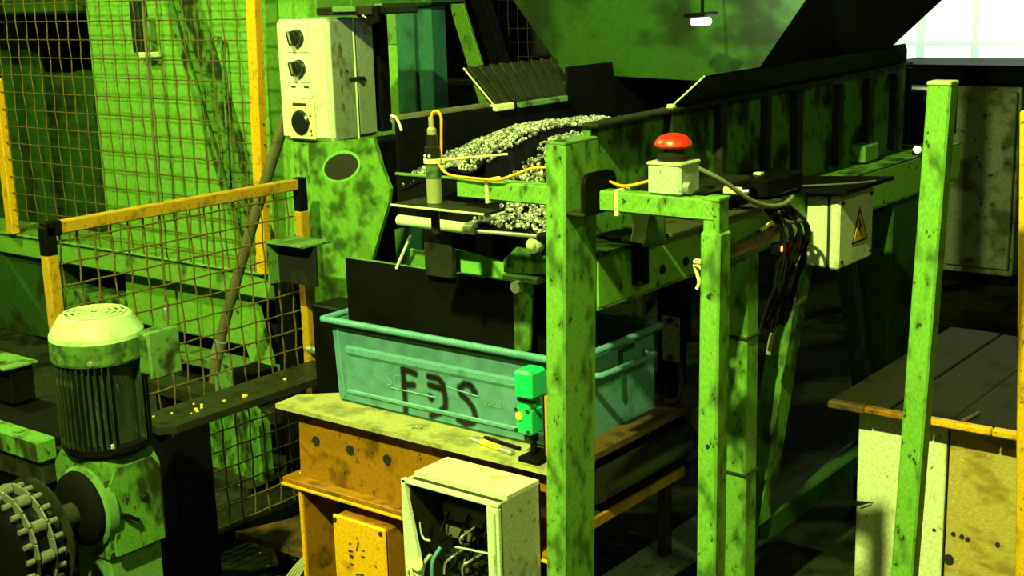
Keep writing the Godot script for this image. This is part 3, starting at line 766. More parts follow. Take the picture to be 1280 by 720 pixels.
	var mi := MultiMeshInstance3D.new()
	mi.multimesh = mm; mi.material_override = M["slug"]; mi.name = "slug_pieces"; mi.set_meta("kind", "stuff")
	mound.add_child(mi)
	# hopper above
	t = thing("hopper", "large dim green hopper with a black right side above the feeder trough", "hopper", v3(-2.2, 1.40, -4.0))
	var ob := [v3(-2.60, 1.36, -3.62), v3(-1.915, 1.34, -3.62), v3(-1.915, 1.36, -4.62), v3(-2.60, 1.36, -4.62)]
	var tp := [v3(-3.10, 2.1, -3.45), v3(-1.27, 2.1, -3.45), v3(-1.27, 2.1, -5.1), v3(-3.10, 2.1, -5.1)]
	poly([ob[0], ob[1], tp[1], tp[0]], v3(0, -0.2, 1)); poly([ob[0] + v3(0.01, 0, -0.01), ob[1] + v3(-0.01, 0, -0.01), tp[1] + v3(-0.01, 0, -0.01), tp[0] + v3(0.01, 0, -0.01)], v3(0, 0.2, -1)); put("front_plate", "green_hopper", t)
	poly([ob[1], ob[2], tp[2], tp[1]], v3(1, -0.5, 0)); poly([ob[1] + v3(-0.01, 0, 0), ob[2] + v3(-0.01, 0, 0), tp[2] + v3(-0.01, 0, 0), tp[1] + v3(-0.01, 0, 0)], v3(-1, 0.5, 0)); put("right_plate", "dark_oily", t, "black right side plate")
	poly([ob[0], ob[3], tp[3], tp[0]], v3(-1, -0.5, 0)); poly([ob[0] + v3(0.01, 0, 0), ob[3] + v3(0.01, 0, 0), tp[3] + v3(0.01, 0, 0), tp[0] + v3(0.01, 0, 0)], v3(1, 0.5, 0)); put("left_plate", "dark", t)
	poly([ob[2], ob[3], tp[3], tp[2]], v3(0, -0.2, -1)); poly([ob[2] + v3(0, 0, 0.01), ob[3] + v3(0, 0, 0.01), tp[3] + v3(0, 0, 0.01), tp[2] + v3(0, 0, 0.01)], v3(0, 0.2, 1)); put("back_plate", "dark", t)
	bb(-3.12, -1.25, 2.1, 2.14, -5.12, -3.43, 0.004); put("cover", "dark", t)
	for p in [v3(-3.08, 0, -5.2), v3(-1.30, 0, -5.2)]:
		bb(p.x - 0.03, p.x + 0.03, 0, 2.12, p.z - 0.03, p.z + 0.08, 0.004); put("leg", "dark", t)
	# proximity sensor on its plate with the orange lead
	t = thing("proximity_sensor", "upright brass and black proximity sensor with an orange lead on a thin plate", "sensor", v3(-1.905, 1.185, -2.16))
	prism([Vector2(-1.985, -2.10), Vector2(-1.72, -2.10), Vector2(-1.72, -2.17), Vector2(-1.985, -2.21)], fxz(1.184), 0.005); put("mount_plate", "dark_oily", t)
	bar(v3(-1.985, 1.187, -2.099), v3(-1.72, 1.187, -2.099), 0.005, 0.004, Vector3.UP, 0.001); put("plate_edge", "pale_edge", t)
	var c := v3(-1.905, 1.19, -2.155)
	lathe([Vector2(0, 0), Vector2(0.0165, 0), Vector2(0.0165, 0.055), Vector2(0, 0.055)], c, Vector3.UP, 18); put("barrel", "brass", t, "brass lower barrel")
	lathe([Vector2(0.0175, 0), Vector2(0.0175, 0.036), Vector2(0, 0.036)], c + v3(0, 0.055, 0), Vector3.UP, 18); put("body", "green_grey", t)
	lathe([Vector2(0.0205, 0), Vector2(0.0205, 0.010), Vector2(0, 0.010)], c + v3(0, 0.088, 0), Vector3.UP, 18); put("tie", "pale_tie", t, "pale cable tie")
	lathe([Vector2(0.0175, 0), Vector2(0.0175, 0.024), Vector2(0.013, 0.027), Vector2(0.012, 0.052), Vector2(0, 0.052)], c + v3(0, 0.098, 0), Vector3.UP, 18); put("cap", "knob_black", t)
	lathe([Vector2(0.010, 0), Vector2(0.010, 0.012), Vector2(0.006, 0.016), Vector2(0.006, 0.038), Vector2(0, 0.038)], c + v3(0, 0.150, 0), Vector3.UP, 14); put("plug", "brass", t)
	for a in [-0.007, 0.005]: cyl(c + v3(a, 0.105, 0.015), c + v3(a, 0.105, 0.0185), 0.003, 8); put("led", "label_white", t)
	tube(spline([c + v3(0, 0.184, 0), c + v3(0.006, 0.197, 0), c + v3(0.018, 0.200, -0.002), c + v3(0.026, 0.188, -0.003), c + v3(0.025, 0.165, -0.004), c + v3(0.016, 0.13, -0.012), c + v3(0.012, 0.098, -0.014)], 5), 0.0034, 8); put("lead_loop", "orange", t, "orange lead loop")
	cyl(c + v3(0.0, -0.07, 0), c + v3(0, -0.005, 0), 0.010, 10); put("stud", "dark_oily", t)
	cyl(c + v3(0.01, 0.093, -0.01), c + v3(0.13, 0.102, -0.10), 0.003, 6); put("tie_tail", "pale_tie", t)
	at(v3(-1.7, 1.26, -2.12))
	tube(spline([c + v3(0.02, 0.088, 0.005), v3(-1.84, 1.262, -2.125), v3(-1.79, 1.258, -2.12), v3(-1.70, 1.259, -2.118), v3(-1.66, 1.270, -2.125), v3(-1.62, 1.285, -2.14), v3(-1.585, 1.285, -2.16), v3(-1.55, 1.27, -2.205), v3(-1.50, 1.265, -2.21), v3(-1.44, 1.265, -2.16), v3(-1.40, 1.262, -2.15), v3(-1.35, 1.275, -2.17)], 5), 0.0032, 7)
	solo("orange_lead", "orange", "thin orange cable running along the green crossbar", "cable")

# ------------------------------------------------------------------ the green frame carrying the feeder
func feeder_frame() -> void:
	var t := thing("feeder_trestle", "green welded steel frame carrying the feeder, with slanting braces", "frame", v3(-1.55, 0, -3.0))
	# C section side beam
	bb(-1.505, -1.497, 0.995, 1.10, -4.3, -2.19, 0.002); put("beam_web", "green", t)
	bb(-1.60, -1.497, 1.10, 1.109, -4.3, -2.19, 0.002); put("beam_flange", "green_dirt_and_shade", t)
	bb(-1.60, -1.497, 0.988, 0.997, -4.3, -2.19, 0.002); put("beam_flange", "green_dirt_and_shade", t)
	for z in [-2.44, -2.54]: hexbolt(v3(-1.497, 1.03, z), Vector3.RIGHT, 0.008, 0.006); put("bolt", "dark_oily", t)
	bb(-2.48, -2.40, 0.995, 1.10, -4.3, -3.0, 0.004); put("far_beam", "dark", t)
	bb(-2.40, -1.60, 1.0, 1.09, -4.3, -4.2, 0.004); put("cross_beam", "dark", t)
	bb(-1.59, -1.50, 0.0, 0.99, -2.905, -2.84, 0.005); put("leg", "green_post", t)
	bb(-1.60, -1.50, 0.0, 0.99, -3.99, -3.75, 0.006); put("leg", "green_shade", t, "dim far leg")
	bb(-2.48, -2.41, 0.0, 0.995, -3.05, -2.98, 0.005); put("leg", "dark", t)
	bb(-2.48, -2.41, 0.0, 0.995, -4.1, -4.0, 0.005); put("leg", "dark", t)
	bar(v3(-1.535, 0.20, -2.95), v3(-1.535, 0.98, -3.21), 0.06, 0.075); put("brace", "green_dirt_and_shade", t)
	bar(v3(-1.535, 0.98, -3.46), v3(-1.535, 0.30, -3.70), 0.05, 0.04); put("brace", "green_shade", t)
	bar(v3(-1.535, 0.98, -3.55), v3(-1.535, 0.10, -3.78), 0.03, 0.03); put("brace", "dark_oily", t)
	bb(-1.57, -1.505, 0.185, 0.255, -4.0, -2.905, 0.005); put("lower_beam", "green_shade", t)
	# cable ties round the leg
	for y in [0.775, 0.415]: bb(-1.593, -1.496, y, y + 0.008, -2.91, -2.835, 0.002); put("tie", "ink", t, "black cable tie")
	# clamp bracket on the beam
	bb(-1.50, -1.470, 1.02, 1.112, -2.345, -2.315, 0.003); bb(-1.56, -1.455, 1.112, 1.122, -2.40, -2.31, 0.002); put("clamp", "dark", t)
	bar(v3(-1.405, 1.212, -2.22), v3(-1.44, 1.13, -2.25), 0.006, 0.028, v3(0.5, 0.2, 0.8), 0.001); put("strap", "pale_edge", t)
	bar(v3(-1.40, 1.21, -2.24), v3(-1.43, 1.12, -2.30), 0.02, 0.05, v3(0.5, 0.2, 0.8), 0.002); put("stay", "green_grey", t)
	bb(-1.60, -1.46, 1.109, 1.118, -2.95, -2.42, 0.002); put("dirt_plate", "beam_dirt", t, "brown dirty plate on the beam")
	prism([Vector2(-1.66, -3.26), Vector2(-1.36, -3.40), Vector2(-1.365, -3.11), Vector2(-1.49, -3.09), Vector2(-1.62, -2.95)], fxz(1.112), 0.010); put("cover_plate", "black", t, "black cover plate")
	tube(spline([v3(-1.56, 1.13, -3.05), v3(-1.48, 1.128, -3.10), v3(-1.40, 1.124, -3.22), v3(-1.37, 1.122, -3.30)], 4), 0.003, 5); put("wire", "conduit", t)
	bb(-1.62, -1.55, 1.115, 1.165, -3.75, -3.65, 0.004); put("lug", "green_grey", t)
	# crossbar, pierced by the near post
	t = thing("crossbar", "horizontal green square tube crossbar carrying the emergency stop", "crossbar", v3(-1.5, 1.21, -2.15))
	bb(-1.82, -1.545, 1.212, 1.252, -2.17, -2.13, 0.003); put("tube", "green_post", t)
	bb(-1.489, -1.195, 1.212, 1.252, -2.17, -2.13, 0.003); put("tube", "green_post", t)
	for x in [-1.735, -1.41]:
		bb(x - 0.004, x + 0.004, 1.205, 1.257, -2.173, -2.127, 0.001); put("cable_tie", "pale_tie", t)
	# emergency stop
	t = thing("emergency_stop", "emergency stop box with a red mushroom button on the green crossbar", "emergency stop", v3(-1.30, 1.252, -2.165))
	bb(-1.341, -1.268, 1.253, 1.312, -2.205, -2.132, 0.004); put("box", "panel_grey", t)
	bb(-1.343, -1.266, 1.308, 1.316, -2.207, -2.130, 0.003); put("lid", "cream_worn", t)
	lathe([Vector2(0.031, 0), Vector2(0.031, 0.010), Vector2(0.024, 0.014), Vector2(0.022, 0.03), Vector2(0, 0.03)], v3(-1.305, 1.316, -2.168), Vector3.UP, 24); put("collar", "knob_black", t)
	lathe([Vector2(0, 0), Vector2(0.030, 0.0), Vector2(0.036, 0.005), Vector2(0.035, 0.012), Vector2(0.026, 0.022), Vector2(0.012, 0.027), Vector2(0, 0.028)], v3(-1.305, 1.340, -2.168), Vector3.UP, 28, 50); put("mushroom_button", "red", t)
	cyl(v3(-1.268, 1.268, -2.15), v3(-1.255, 1.268, -2.15), 0.012, 10); put("cable_gland", "steel", t)
	# junction box with the warning triangle
	t = thing("junction_box", "cream junction box with a yellow lightning warning triangle on the frame", "electrical box", v3(-1.44, 0.905, -3.26))
	bb(-1.495, -1.435, 0.908, 1.095, -3.36, -3.15, 0.006); put("box", "cream", t)
	bb(-1.428, -1.40, 0.905, 1.10, -3.365, -3.147, 0.006); put("lid", "cream", t)
	bb(-1.436, -1.427, 0.915, 1.09, -3.355, -3.153); put("gasket", "ink", t)
	prism([Vector2(-3.272, 1.056), Vector2(-3.225, 0.960), Vector2(-3.330, 0.960)], fzy(-1.40), 0.0012)
	var sg := put("warning_triangle", "ink", t, "black edged warning triangle")
	prism([Vector2(-3.273, 1.040), Vector2(-3.236, 0.966), Vector2(-3.319, 0.966)], fzy(-1.3988), 0.0012); put("triangle_face", "sign_yellow", sg)
	prism([Vector2(-3.270, 1.022), Vector2(-3.283, 0.998), Vector2(-3.273, 0.999), Vector2(-3.281, 0.972), Vector2(-3.262, 1.003), Vector2(-3.272, 1.003), Vector2(-3.262, 1.022)], fzy(-1.3976), 0.001); put("lightning_bolt", "ink", sg)
	for z in [-3.165, -3.345]:
		for y in [0.925, 1.08]: cyl(v3(-1.40, y, z), v3(-1.396, y, z), 0.005, 8); put("screw", "dark_oily", t)

# ------------------------------------------------------------------ steel plates guiding slugs into the bin
func deflector() -> void:
	var t := thing("deflector", "black steel deflector plate with a pale bar standing inside the bin front", "deflector", v3(-2.15, 0.72, -2.43))
	prism([Vector2(-2.463, 0.962), Vector2(-1.90, 0.962), Vector2(-1.90, 0.70), Vector2(-2.463, 0.70)], fxy(-2.428), 0.008); put("plate", "dark", t)
	bar(v3(-2.462, 0.962, -2.424), v3(-1.90, 0.962, -2.424), 0.003, 0.010, Vector3.UP, 0.001); put("top_edge", "green_grey", t)
	bb(-2.165, -2.075, 0.95, 1.085, -2.42, -2.40, 0.003); put("bracket", "dark_oily", t)
	tube([v3(-2.205, 1.094, -2.36), v3(-1.965, 1.092, -2.36)], 0.014, 10); put("bar", "pale_edge", t, "pale round bar")
	tube([v3(-1.96, 1.088, -2.36), v3(-1.78, 1.092, -2.36)], 0.005, 8); put("rod", "steel", t)
	tube([v3(-2.27, 0.955, -2.41), v3(-2.215, 1.045, -2.41)], 0.004, 6); put("stay_rod", "label_white", t)
	prism([Vector2(-1.90, 1.02), Vector2(-1.86, 1.055), Vector2(-1.79, 1.05), Vector2(-1.76, 1.0), Vector2(-1.90, 0.99)], fxy(-2.435), 0.05); put("end_bracket", "green_dirt_and_shade", t)
	bb(-1.895, -1.79, 0.975, 0.99, -2.44, -2.37, 0.003); put("end_shelf", "green_grey", t)
	prism([Vector2(-1.897, 0.975), Vector2(-1.835, 0.975), Vector2(-1.85, 0.80), Vector2(-1.897, 0.78)], fxy(-2.42), 0.006); put("end_strip", "green_dirt_and_shade", t)
	bb(-1.895, -1.72, 0.70, 0.975, -2.46, -2.45); put("end_plate", "black", t)
	cyl(v3(-1.845, 0.966, -2.37), v3(-1.845, 0.966, -2.355), 0.014, 12); put("bolt", "label_white", t, "white bolt head")
	cyl(v3(-1.795, 1.068, -2.385), v3(-1.795, 1.068, -2.36), 0.018, 12); put("bolt", "pale_edge", t)
	var p := []
	for i in 7:
		var a := float(i) / 6.0
		p.append(Vector2(-2.14 + 0.23 * a, 1.015 - 0.025 * a * a))
	p.append(Vector2(-1.91, 0.90)); p.append(Vector2(-2.14, 0.90))
	t = thing("chute_sheet", "curved bright green chute sheet glimpsed behind the deflector plate", "chute", v3(-2.0, 0.90, -2.5))
	prism(p, fxy(-2.455), 0.008); put("sheet", "pale_worn_and_lit", t)  # paler green stands for light falling on the sheet
	bb(-2.26, -2.17, 0.90, 1.0, -2.46, -2.45, 0.002); put("side_sheet", "green_dirt_and_shade", t)
	at(v3(-2.72, 0, -2.65))
	bb(-2.80, -2.64, 0.0, 0.755, -2.72, -2.60, 0.005)
	solo("black_pillar", "black", "black square pillar at the left end of the blue bin", "pillar")

# ------------------------------------------------------------------ yellow roller table
func roller_table() -> void:
	var t := thing("roller_table", "yellow steel roller table with worn top plate carrying the blue bin", "table", v3(-2.1, 0, -2.6))
	prism([Vector2(-2.62, -2.28), Vector2(-1.70, -2.28), Vector2(-1.70, -2.46), Vector2(-2.53, -2.46), Vector2(-2.63, -2.37)], fxz(0.555), 0.012); put("front_plate", "yellow_pale", t)
	prism([Vector2(-2.565, 0.555), Vector2(-1.66, 0.555), Vector2(-1.66, 0.36), Vector2(-2.575, 0.36)], fxy(-2.325), 0.012)
	var w := put("web", "ochre", t)
	for x in [-2.503, -2.375, -2.243]:
		cyl(v3(x, 0.475, -2.316), v3(x, 0.475, -2.309), 0.013, 14); put("hole", "ink", w)
	bb(-2.615, -1.66, 0.345, 0.36, -2.38, -2.28, 0.003); put("lower_plate", "ochre", t)
	bb(-2.615, -1.66, 0.338, 0.345, -2.38, -2.275, 0.001); put("lower_lip", "yellow", t)
	for e in [[-2.585, -2.283], [-2.47, -2.281]]: hexbolt(v3(e[0], 0.36, e[1] - 0.05), Vector3.UP, 0.008, 0.006)
	put("bolt", "amber", t)
	bb(-2.558, -2.548, 0.0, 0.338, -2.40, -2.285, 0.001); put("leg", "yellow", t)
	prism([Vector2(-2.29, 0.338), Vector2(-2.42, 0.338), Vector2(-2.40, 0.0), Vector2(-2.29, 0.0)], fzy(-2.547), 0.004); put("leg_web", "ochre", t)
	bb(-2.56, -2.50, 0.0, 0.338, -2.85, -2.79, 0.003); put("leg", "rusty", t)
	bb(-1.75, -1.72, 0.0, 0.40, -2.85, -2.82, 0.003); put("leg", "rusty", t)
	bb(-1.78, -1.74, 0.0, 0.338, -2.36, -2.32, 0.003); put("leg", "rusty", t)
	# right side channel
	bb(-1.76, -1.655, 0.572, 0.582, -2.99, -2.36, 0.002); put("side_rail", "rusty", t)
	bb(-1.662, -1.650, 0.567, 0.586, -2.90, -2.36, 0.002); put("rail_edge", "rusty", t)
	bb(-1.75, -1.645, 0.415, 0.428, -2.95, -2.36, 0.002); put("side_rail", "dark_oily", t)
	bb(-1.65, -1.640, 0.408, 0.434, -2.78, -2.36, 0.002); put("rail_edge", "ochre", t)
	bb(-1.70, -1.69, 0.40, 0.572, -2.99, -2.36); put("side_web", "rusty", t)
	bb(-1.72, -1.655, 0.40, 0.575, -2.905, -2.82, 0.003); put("end_post", "rusty", t)
	bb(-1.70, -1.645, 0.36, 0.575, -2.99, -2.975, 0.002); put("end_post", "yellow_pale", t)
	cyl(v3(-1.665, 0.50, -2.40), v3(-1.665, 0.50, -2.81), 0.045, 18); put("roller", "roller_grease", t, "dark greasy roller")
	for i in 5:
		var z := -2.50 - 0.09 * i
		cyl(v3(-2.5, 0.525, z), v3(-1.77, 0.525, z), 0.035, 14); put("roller", "dark_oily", t)
	bb(-2.56, -2.50, 0.40, 0.565, -2.99, -2.46, 0.003); put("side_web", "ochre", t)
	bb(-2.56, -1.69, 0.40, 0.565, -2.99, -2.975, 0.003); put("back_web", "rusty", t)
	# small yellow junction box
	t = thing("yellow_box", "small square yellow connection box under the roller table", "electrical box", v3(-2.31, 0.17, -2.30))
	bb(-2.405, -2.222, 0.115, 0.302, -2.385, -2.272, 0.006); put("box", "ochre", t)
	bb(-2.408, -2.219, 0.112, 0.305, -2.272, -2.262, 0.005); put("lid", "yellow", t)
	for e in [[-2.396, 0.292], [-2.231, 0.292], [-2.396, 0.125], [-2.231, 0.125]]:
		cyl(v3(e[0], e[1], -2.262), v3(e[0], e[1], -2.258), 0.006, 10); put("screw", "dark_oily", t)
	for e in [[-2.345, 0.236, 0.010, 0.004, 0.4], [-2.345, 0.215, 0.016, 0.005, 0.1], [-2.343, 0.200, 0.014, 0.010, 0.0], [-2.343, 0.178, 0.016, 0.006, 0.0], [-2.318, 0.235, 0.005, 0.030, -0.35], [-2.298, 0.228, 0.010, 0.004, 0.2], [-2.300, 0.210, 0.014, 0.005, 0.1], [-2.315, 0.156, 0.03, 0.005, 0.15]]:
		box(v3(e[0], e[1], -2.2615), v3(e[2], e[3], 0.001), 0, Basis(Vector3.BACK, e[4]))
	put("worn_print", "rusty", t)
	at(v3(-2.66, 0, -2.5))
	prism([Vector2(-2.88, -2.32), Vector2(-2.60, -2.33), Vector2(-2.565, -2.42), Vector2(-2.80, -2.52)], fxz(0.10), 0.02)
	bb(-2.84, -2.80, 0, 0.10, -2.45, -2.41); bb(-2.62, -2.58, 0, 0.10, -2.40, -2.36)
	solo("step_plate", "rusty", "low rusty step plate beside the yellow table leg", "step")
	t = thing("cable_bundle", "pale cable bundle dropping to the floor by the yellow table leg", "cable", v3(-2.62, 0, -2.25))
	for i in 5:
		tube(spline([v3(-2.60 + i * 0.006, 0.11, -2.33), v3(-2.61 + i * 0.010, 0.07, -2.27), v3(-2.60 + i * 0.012, 0.02, -2.22), v3(-2.56 + i * 0.014, 0.008, -2.15)], 4), 0.004, 6); put("strand", "grey_cable", t)
	# loose plate on the floor under the frame
	t = thing("floor_plate", "grey flat steel sill lying between the table and the green posts", "plate", v3(-1.7, 0, -2.8))
	bb(-1.80, -1.66, 0.13, 0.15, -3.3, -2.4, 0.003); put("plate", "concrete", t)
	bb(-1.79, -1.75, 0, 0.13, -3.28, -3.22); put("leg", "dark", t)
	bb(-1.79, -1.75, 0, 0.13, -2.50, -2.44); put("leg", "dark", t)

# ------------------------------------------------------------------ the blue bin
func seg_dist(p: Vector2, a: Vector2, b: Vector2) -> float:
	var t := clampf((p - a).dot(b - a) / max((b - a).length_squared(), 1e-9), 0, 1)
	return p.distance_to(a.lerp(b, t))

func bin() -> void:
	var x0 := -2.494
	var x1 := -1.722
	var y0 := 0.574
	var y1 := 0.795
	# front sheet with the sprayed letters F 3 S: black paint on the teal sheet
	var W := 772
	var Hh := 221
	var im := Image.create(W, Hh, false, Image.FORMAT_RGB8)
	var na := lum(201, 0.012, 4)
	var nc := lum(203, 0.12, 3)
	var base := lin(0.11, 0.29, 0.35)
	var worn := lin(0.08, 0.20, 0.25)
	for y in Hh:
		for x in W:
			var i := (y % 256) * 256 + (x % 256)
			im.set_pixel(x, y, base.lerp(worn, clampf(na[i] / 255.0 * 1.6 - 0.5 + nc[i] / 255.0 * 0.3, 0, 1)))
	var strokes := [
		[[-2.246, 0.694], [-2.249, 0.640], [-2.253, 0.576]], [[-2.246, 0.693], [-2.224, 0.694], [-2.204, 0.690]], [[-2.246, 0.654], [-2.230, 0.655], [-2.214, 0.658]],
		[[-2.158, 0.690], [-2.125, 0.690], [-2.112, 0.678], [-2.107, 0.640], [-2.110, 0.617], [-2.132, 0.597], [-2.162, 0.583]], [[-2.157, 0.667], [-2.120, 0.664]], [[-2.159, 0.636], [-2.157, 0.630]],
		[[-2.006, 0.672], [-2.018, 0.688], [-2.038, 0.690], [-2.055, 0.677], [-2.052, 0.660], [-2.032, 0.647], [-2.016, 0.630], [-2.011, 0.610], [-2.020, 0.592], [-2.045, 0.583], [-2.070, 0.590]]]
	for s in strokes:
		var lo := Vector2(9, 9)
		var hi := Vector2(-9, -9)
		for q in s:
			lo = lo.min(Vector2(q[0], q[1])); hi = hi.max(Vector2(q[0], q[1]))
		for y in range(max(0, int((y1 - hi.y - 0.025) * 1000)), min(Hh, int((y1 - lo.y + 0.025) * 1000))):
			for x in range(max(0, int((lo.x - 0.025 - x0) * 1000)), min(W, int((hi.x + 0.025 - x0) * 1000))):
				var p := Vector2(x0 + x / 1000.0, y1 - y / 1000.0)
				var d := 9.0
				for k in s.size() - 1: d = min(d, seg_dist(p, Vector2(s[k][0], s[k][1]), Vector2(s[k + 1][0], s[k + 1][1])))
				var i := (y % 256) * 256 + (x % 256)
				var a := clampf((0.0128 - d) / 0.008 + (nc[i] / 255.0 - 0.5) * 0.4, 0, 1) * 0.97
				if d < 0.024: im.set_pixel(x, y, im.get_pixel(x, y).lerp(lin(0.006, 0.006, 0.006), a))
	var m := StandardMaterial3D.new()
	m.albedo_texture = ImageTexture.create_from_image(im); m.roughness = 0.42; m.metallic_specular = 0.4
	M["bin_front"] = m
	var t := thing("steel_bin", "teal blue steel bin sprayed with black letters F3S on the yellow table", "bin", v3(-2.1, 0.567, -2.58))
	# front sheet with UVs
	var q := [[v3(x0, y1, -2.386), Vector2(0, 0)], [v3(x1, y1, -2.386), Vector2(1, 0)], [v3(x1 - 0.006, y0, -2.398), Vector2(1, 1)], [v3(x0 + 0.006, y0, -2.398), Vector2(0, 1)]]
	for k in [0, 1, 2, 0, 2, 3]:
		T.set_uv(q[k][1]); T.add_vertex(q[k][0] - O)
	put("front_sheet", "bin_front", t)
	nb()
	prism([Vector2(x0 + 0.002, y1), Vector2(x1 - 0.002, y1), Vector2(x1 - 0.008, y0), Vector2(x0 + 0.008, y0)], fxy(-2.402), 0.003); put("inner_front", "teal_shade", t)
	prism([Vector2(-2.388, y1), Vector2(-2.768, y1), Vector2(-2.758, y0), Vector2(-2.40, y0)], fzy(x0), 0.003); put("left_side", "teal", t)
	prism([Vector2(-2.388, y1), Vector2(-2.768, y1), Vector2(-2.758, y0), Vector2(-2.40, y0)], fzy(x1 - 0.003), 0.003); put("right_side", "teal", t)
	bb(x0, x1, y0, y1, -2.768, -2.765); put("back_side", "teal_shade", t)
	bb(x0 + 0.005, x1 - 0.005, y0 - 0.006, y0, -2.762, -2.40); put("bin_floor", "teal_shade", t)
	# rolled rim
	var r := 0.009
	for e in [[v3(x0 - 0.012, 0.800, -2.368), v3(x1 + 0.012, 0.800, -2.368)], [v3(x1 + 0.014, 0.800, -2.366), v3(x1 + 0.014, 0.800, -2.775)], [v3(x1 + 0.012, 0.800, -2.775), v3(x0 - 0.012, 0.800, -2.775)], [v3(x0 - 0.014, 0.800, -2.775), v3(x0 - 0.014, 0.800, -2.366)]]:
		tube(e, r, 10); put("rim", "teal", t)
	bb(x0, x1, 0.776, 0.797, -2.388, -2.380, 0.002); put("rim_fold_and_shade", "teal_shade", t)  # dark teal band paints the shadow under the rim
	bb(x0, x1, 0.797, 0.803, -2.388, -2.368); put("rim_fold_and_shade", "teal", t)
	# long pressed ribs and the end folds
	for e in [[0.719, 0.016, -2.4385, -1.83, -2.3905], [0.600, 0.007, -2.455, -1.80, -2.397]]:
		var pp := []
		for i in 9: pp.append(v3(e[2], e[0], e[4]) + v3(-sin(PI * i / 8.0) * e[1], cos(PI * i / 8.0) * e[1], 0))
		for i in 9: pp.append(v3(e[3], e[0], e[4]) + v3(sin(PI * i / 8.0) * e[1], -cos(PI * i / 8.0) * e[1], 0))
		var inner := []
		for i in pp.size():
			var cc := v3(clampf(pp[i].x, e[2], e[3]), e[0], e[4])
			inner.append(cc + (pp[i] - cc) * 0.45 + v3(0, 0, 0.005))
		ring_quads(pp, inner, v3((e[2] + e[3]) / 2, e[0], e[4] - 0.05))
		poly(inner, Vector3.BACK)
		put("rib", "teal", t)
	tube([v3(x0 + 0.022, 0.775, -2.386), v3(x0 + 0.024, 0.585, -2.396)], 0.004, 6); put("end_fold", "teal", t)
	text(t, "embossing", "SC", 0.05, Transform3D(Basis.IDENTITY, v3(-2.285, 0.658, -2.3935)), "teal", 0.003)
	text(t, "embossing", "0520", 0.026, Transform3D(Basis.IDENTITY, v3(-1.955, 0.654, -2.3935)), "teal", 0.003)
	bar(v3(-2.30, 0.637, -2.394), v3(-2.14, 0.637, -2.394), 0.004, 0.004, Vector3.UP, 0.001); bar(v3(-2.10, 0.672, -2.393), v3(-2.00, 0.664, -2.393), 0.004, 0.004, Vector3.UP, 0.001); put("embossing", "teal", t)
	# drop handle on the right side
	tube(spline([v3(x1 + 0.004, 0.755, -2.44), v3(x1 + 0.040, 0.752, -2.455), v3(x1 + 0.044, 0.750, -2.50), v3(x1 + 0.044, 0.748, -2.66), v3(x1 + 0.040, 0.748, -2.70), v3(x1 + 0.004, 0.748, -2.715)], 5), 0.008, 9); put("handle", "teal", t)
	prism([Vector2(-2.60, 0.755), Vector2(-2.61, 0.65), Vector2(-2.615, 0.64), Vector2(-2.625, 0.65), Vector2(-2.615, 0.765), Vector2(-2.67, 0.768), Vector2(-2.67, 0.780), Vector2(-2.60, 0.775)], fzy(x1), 0.004); put("handle_catch", "teal_shade", t)
	t = thing("stop_bracket", "grey bolted plate with a dark hook at the right rear bin corner", "bracket", v3(-1.70, 0.58, -2.84))
	bb(-1.722, -1.672, 0.70, 0.818, -2.812, -2.802, 0.003); put("plate", "concrete", t)
	for y in [0.808, 0.710]: hexbolt(v3(-1.697, y, -2.802), Vector3.BACK, 0.006, 0.005); put("bolt", "ink", t)
	bb(-1.72, -1.685, 0.582, 0.82, -2.835, -2.812, 0.003); put("post", "dark", t)
	tube(spline([v3(-1.68, 0.70, -2.815), v3(-1.672, 0.65, -2.815), v3(-1.68, 0.60, -2.81), v3(-1.71, 0.592, -2.80)], 4), 0.008, 8); put("hook", "rusty", t)

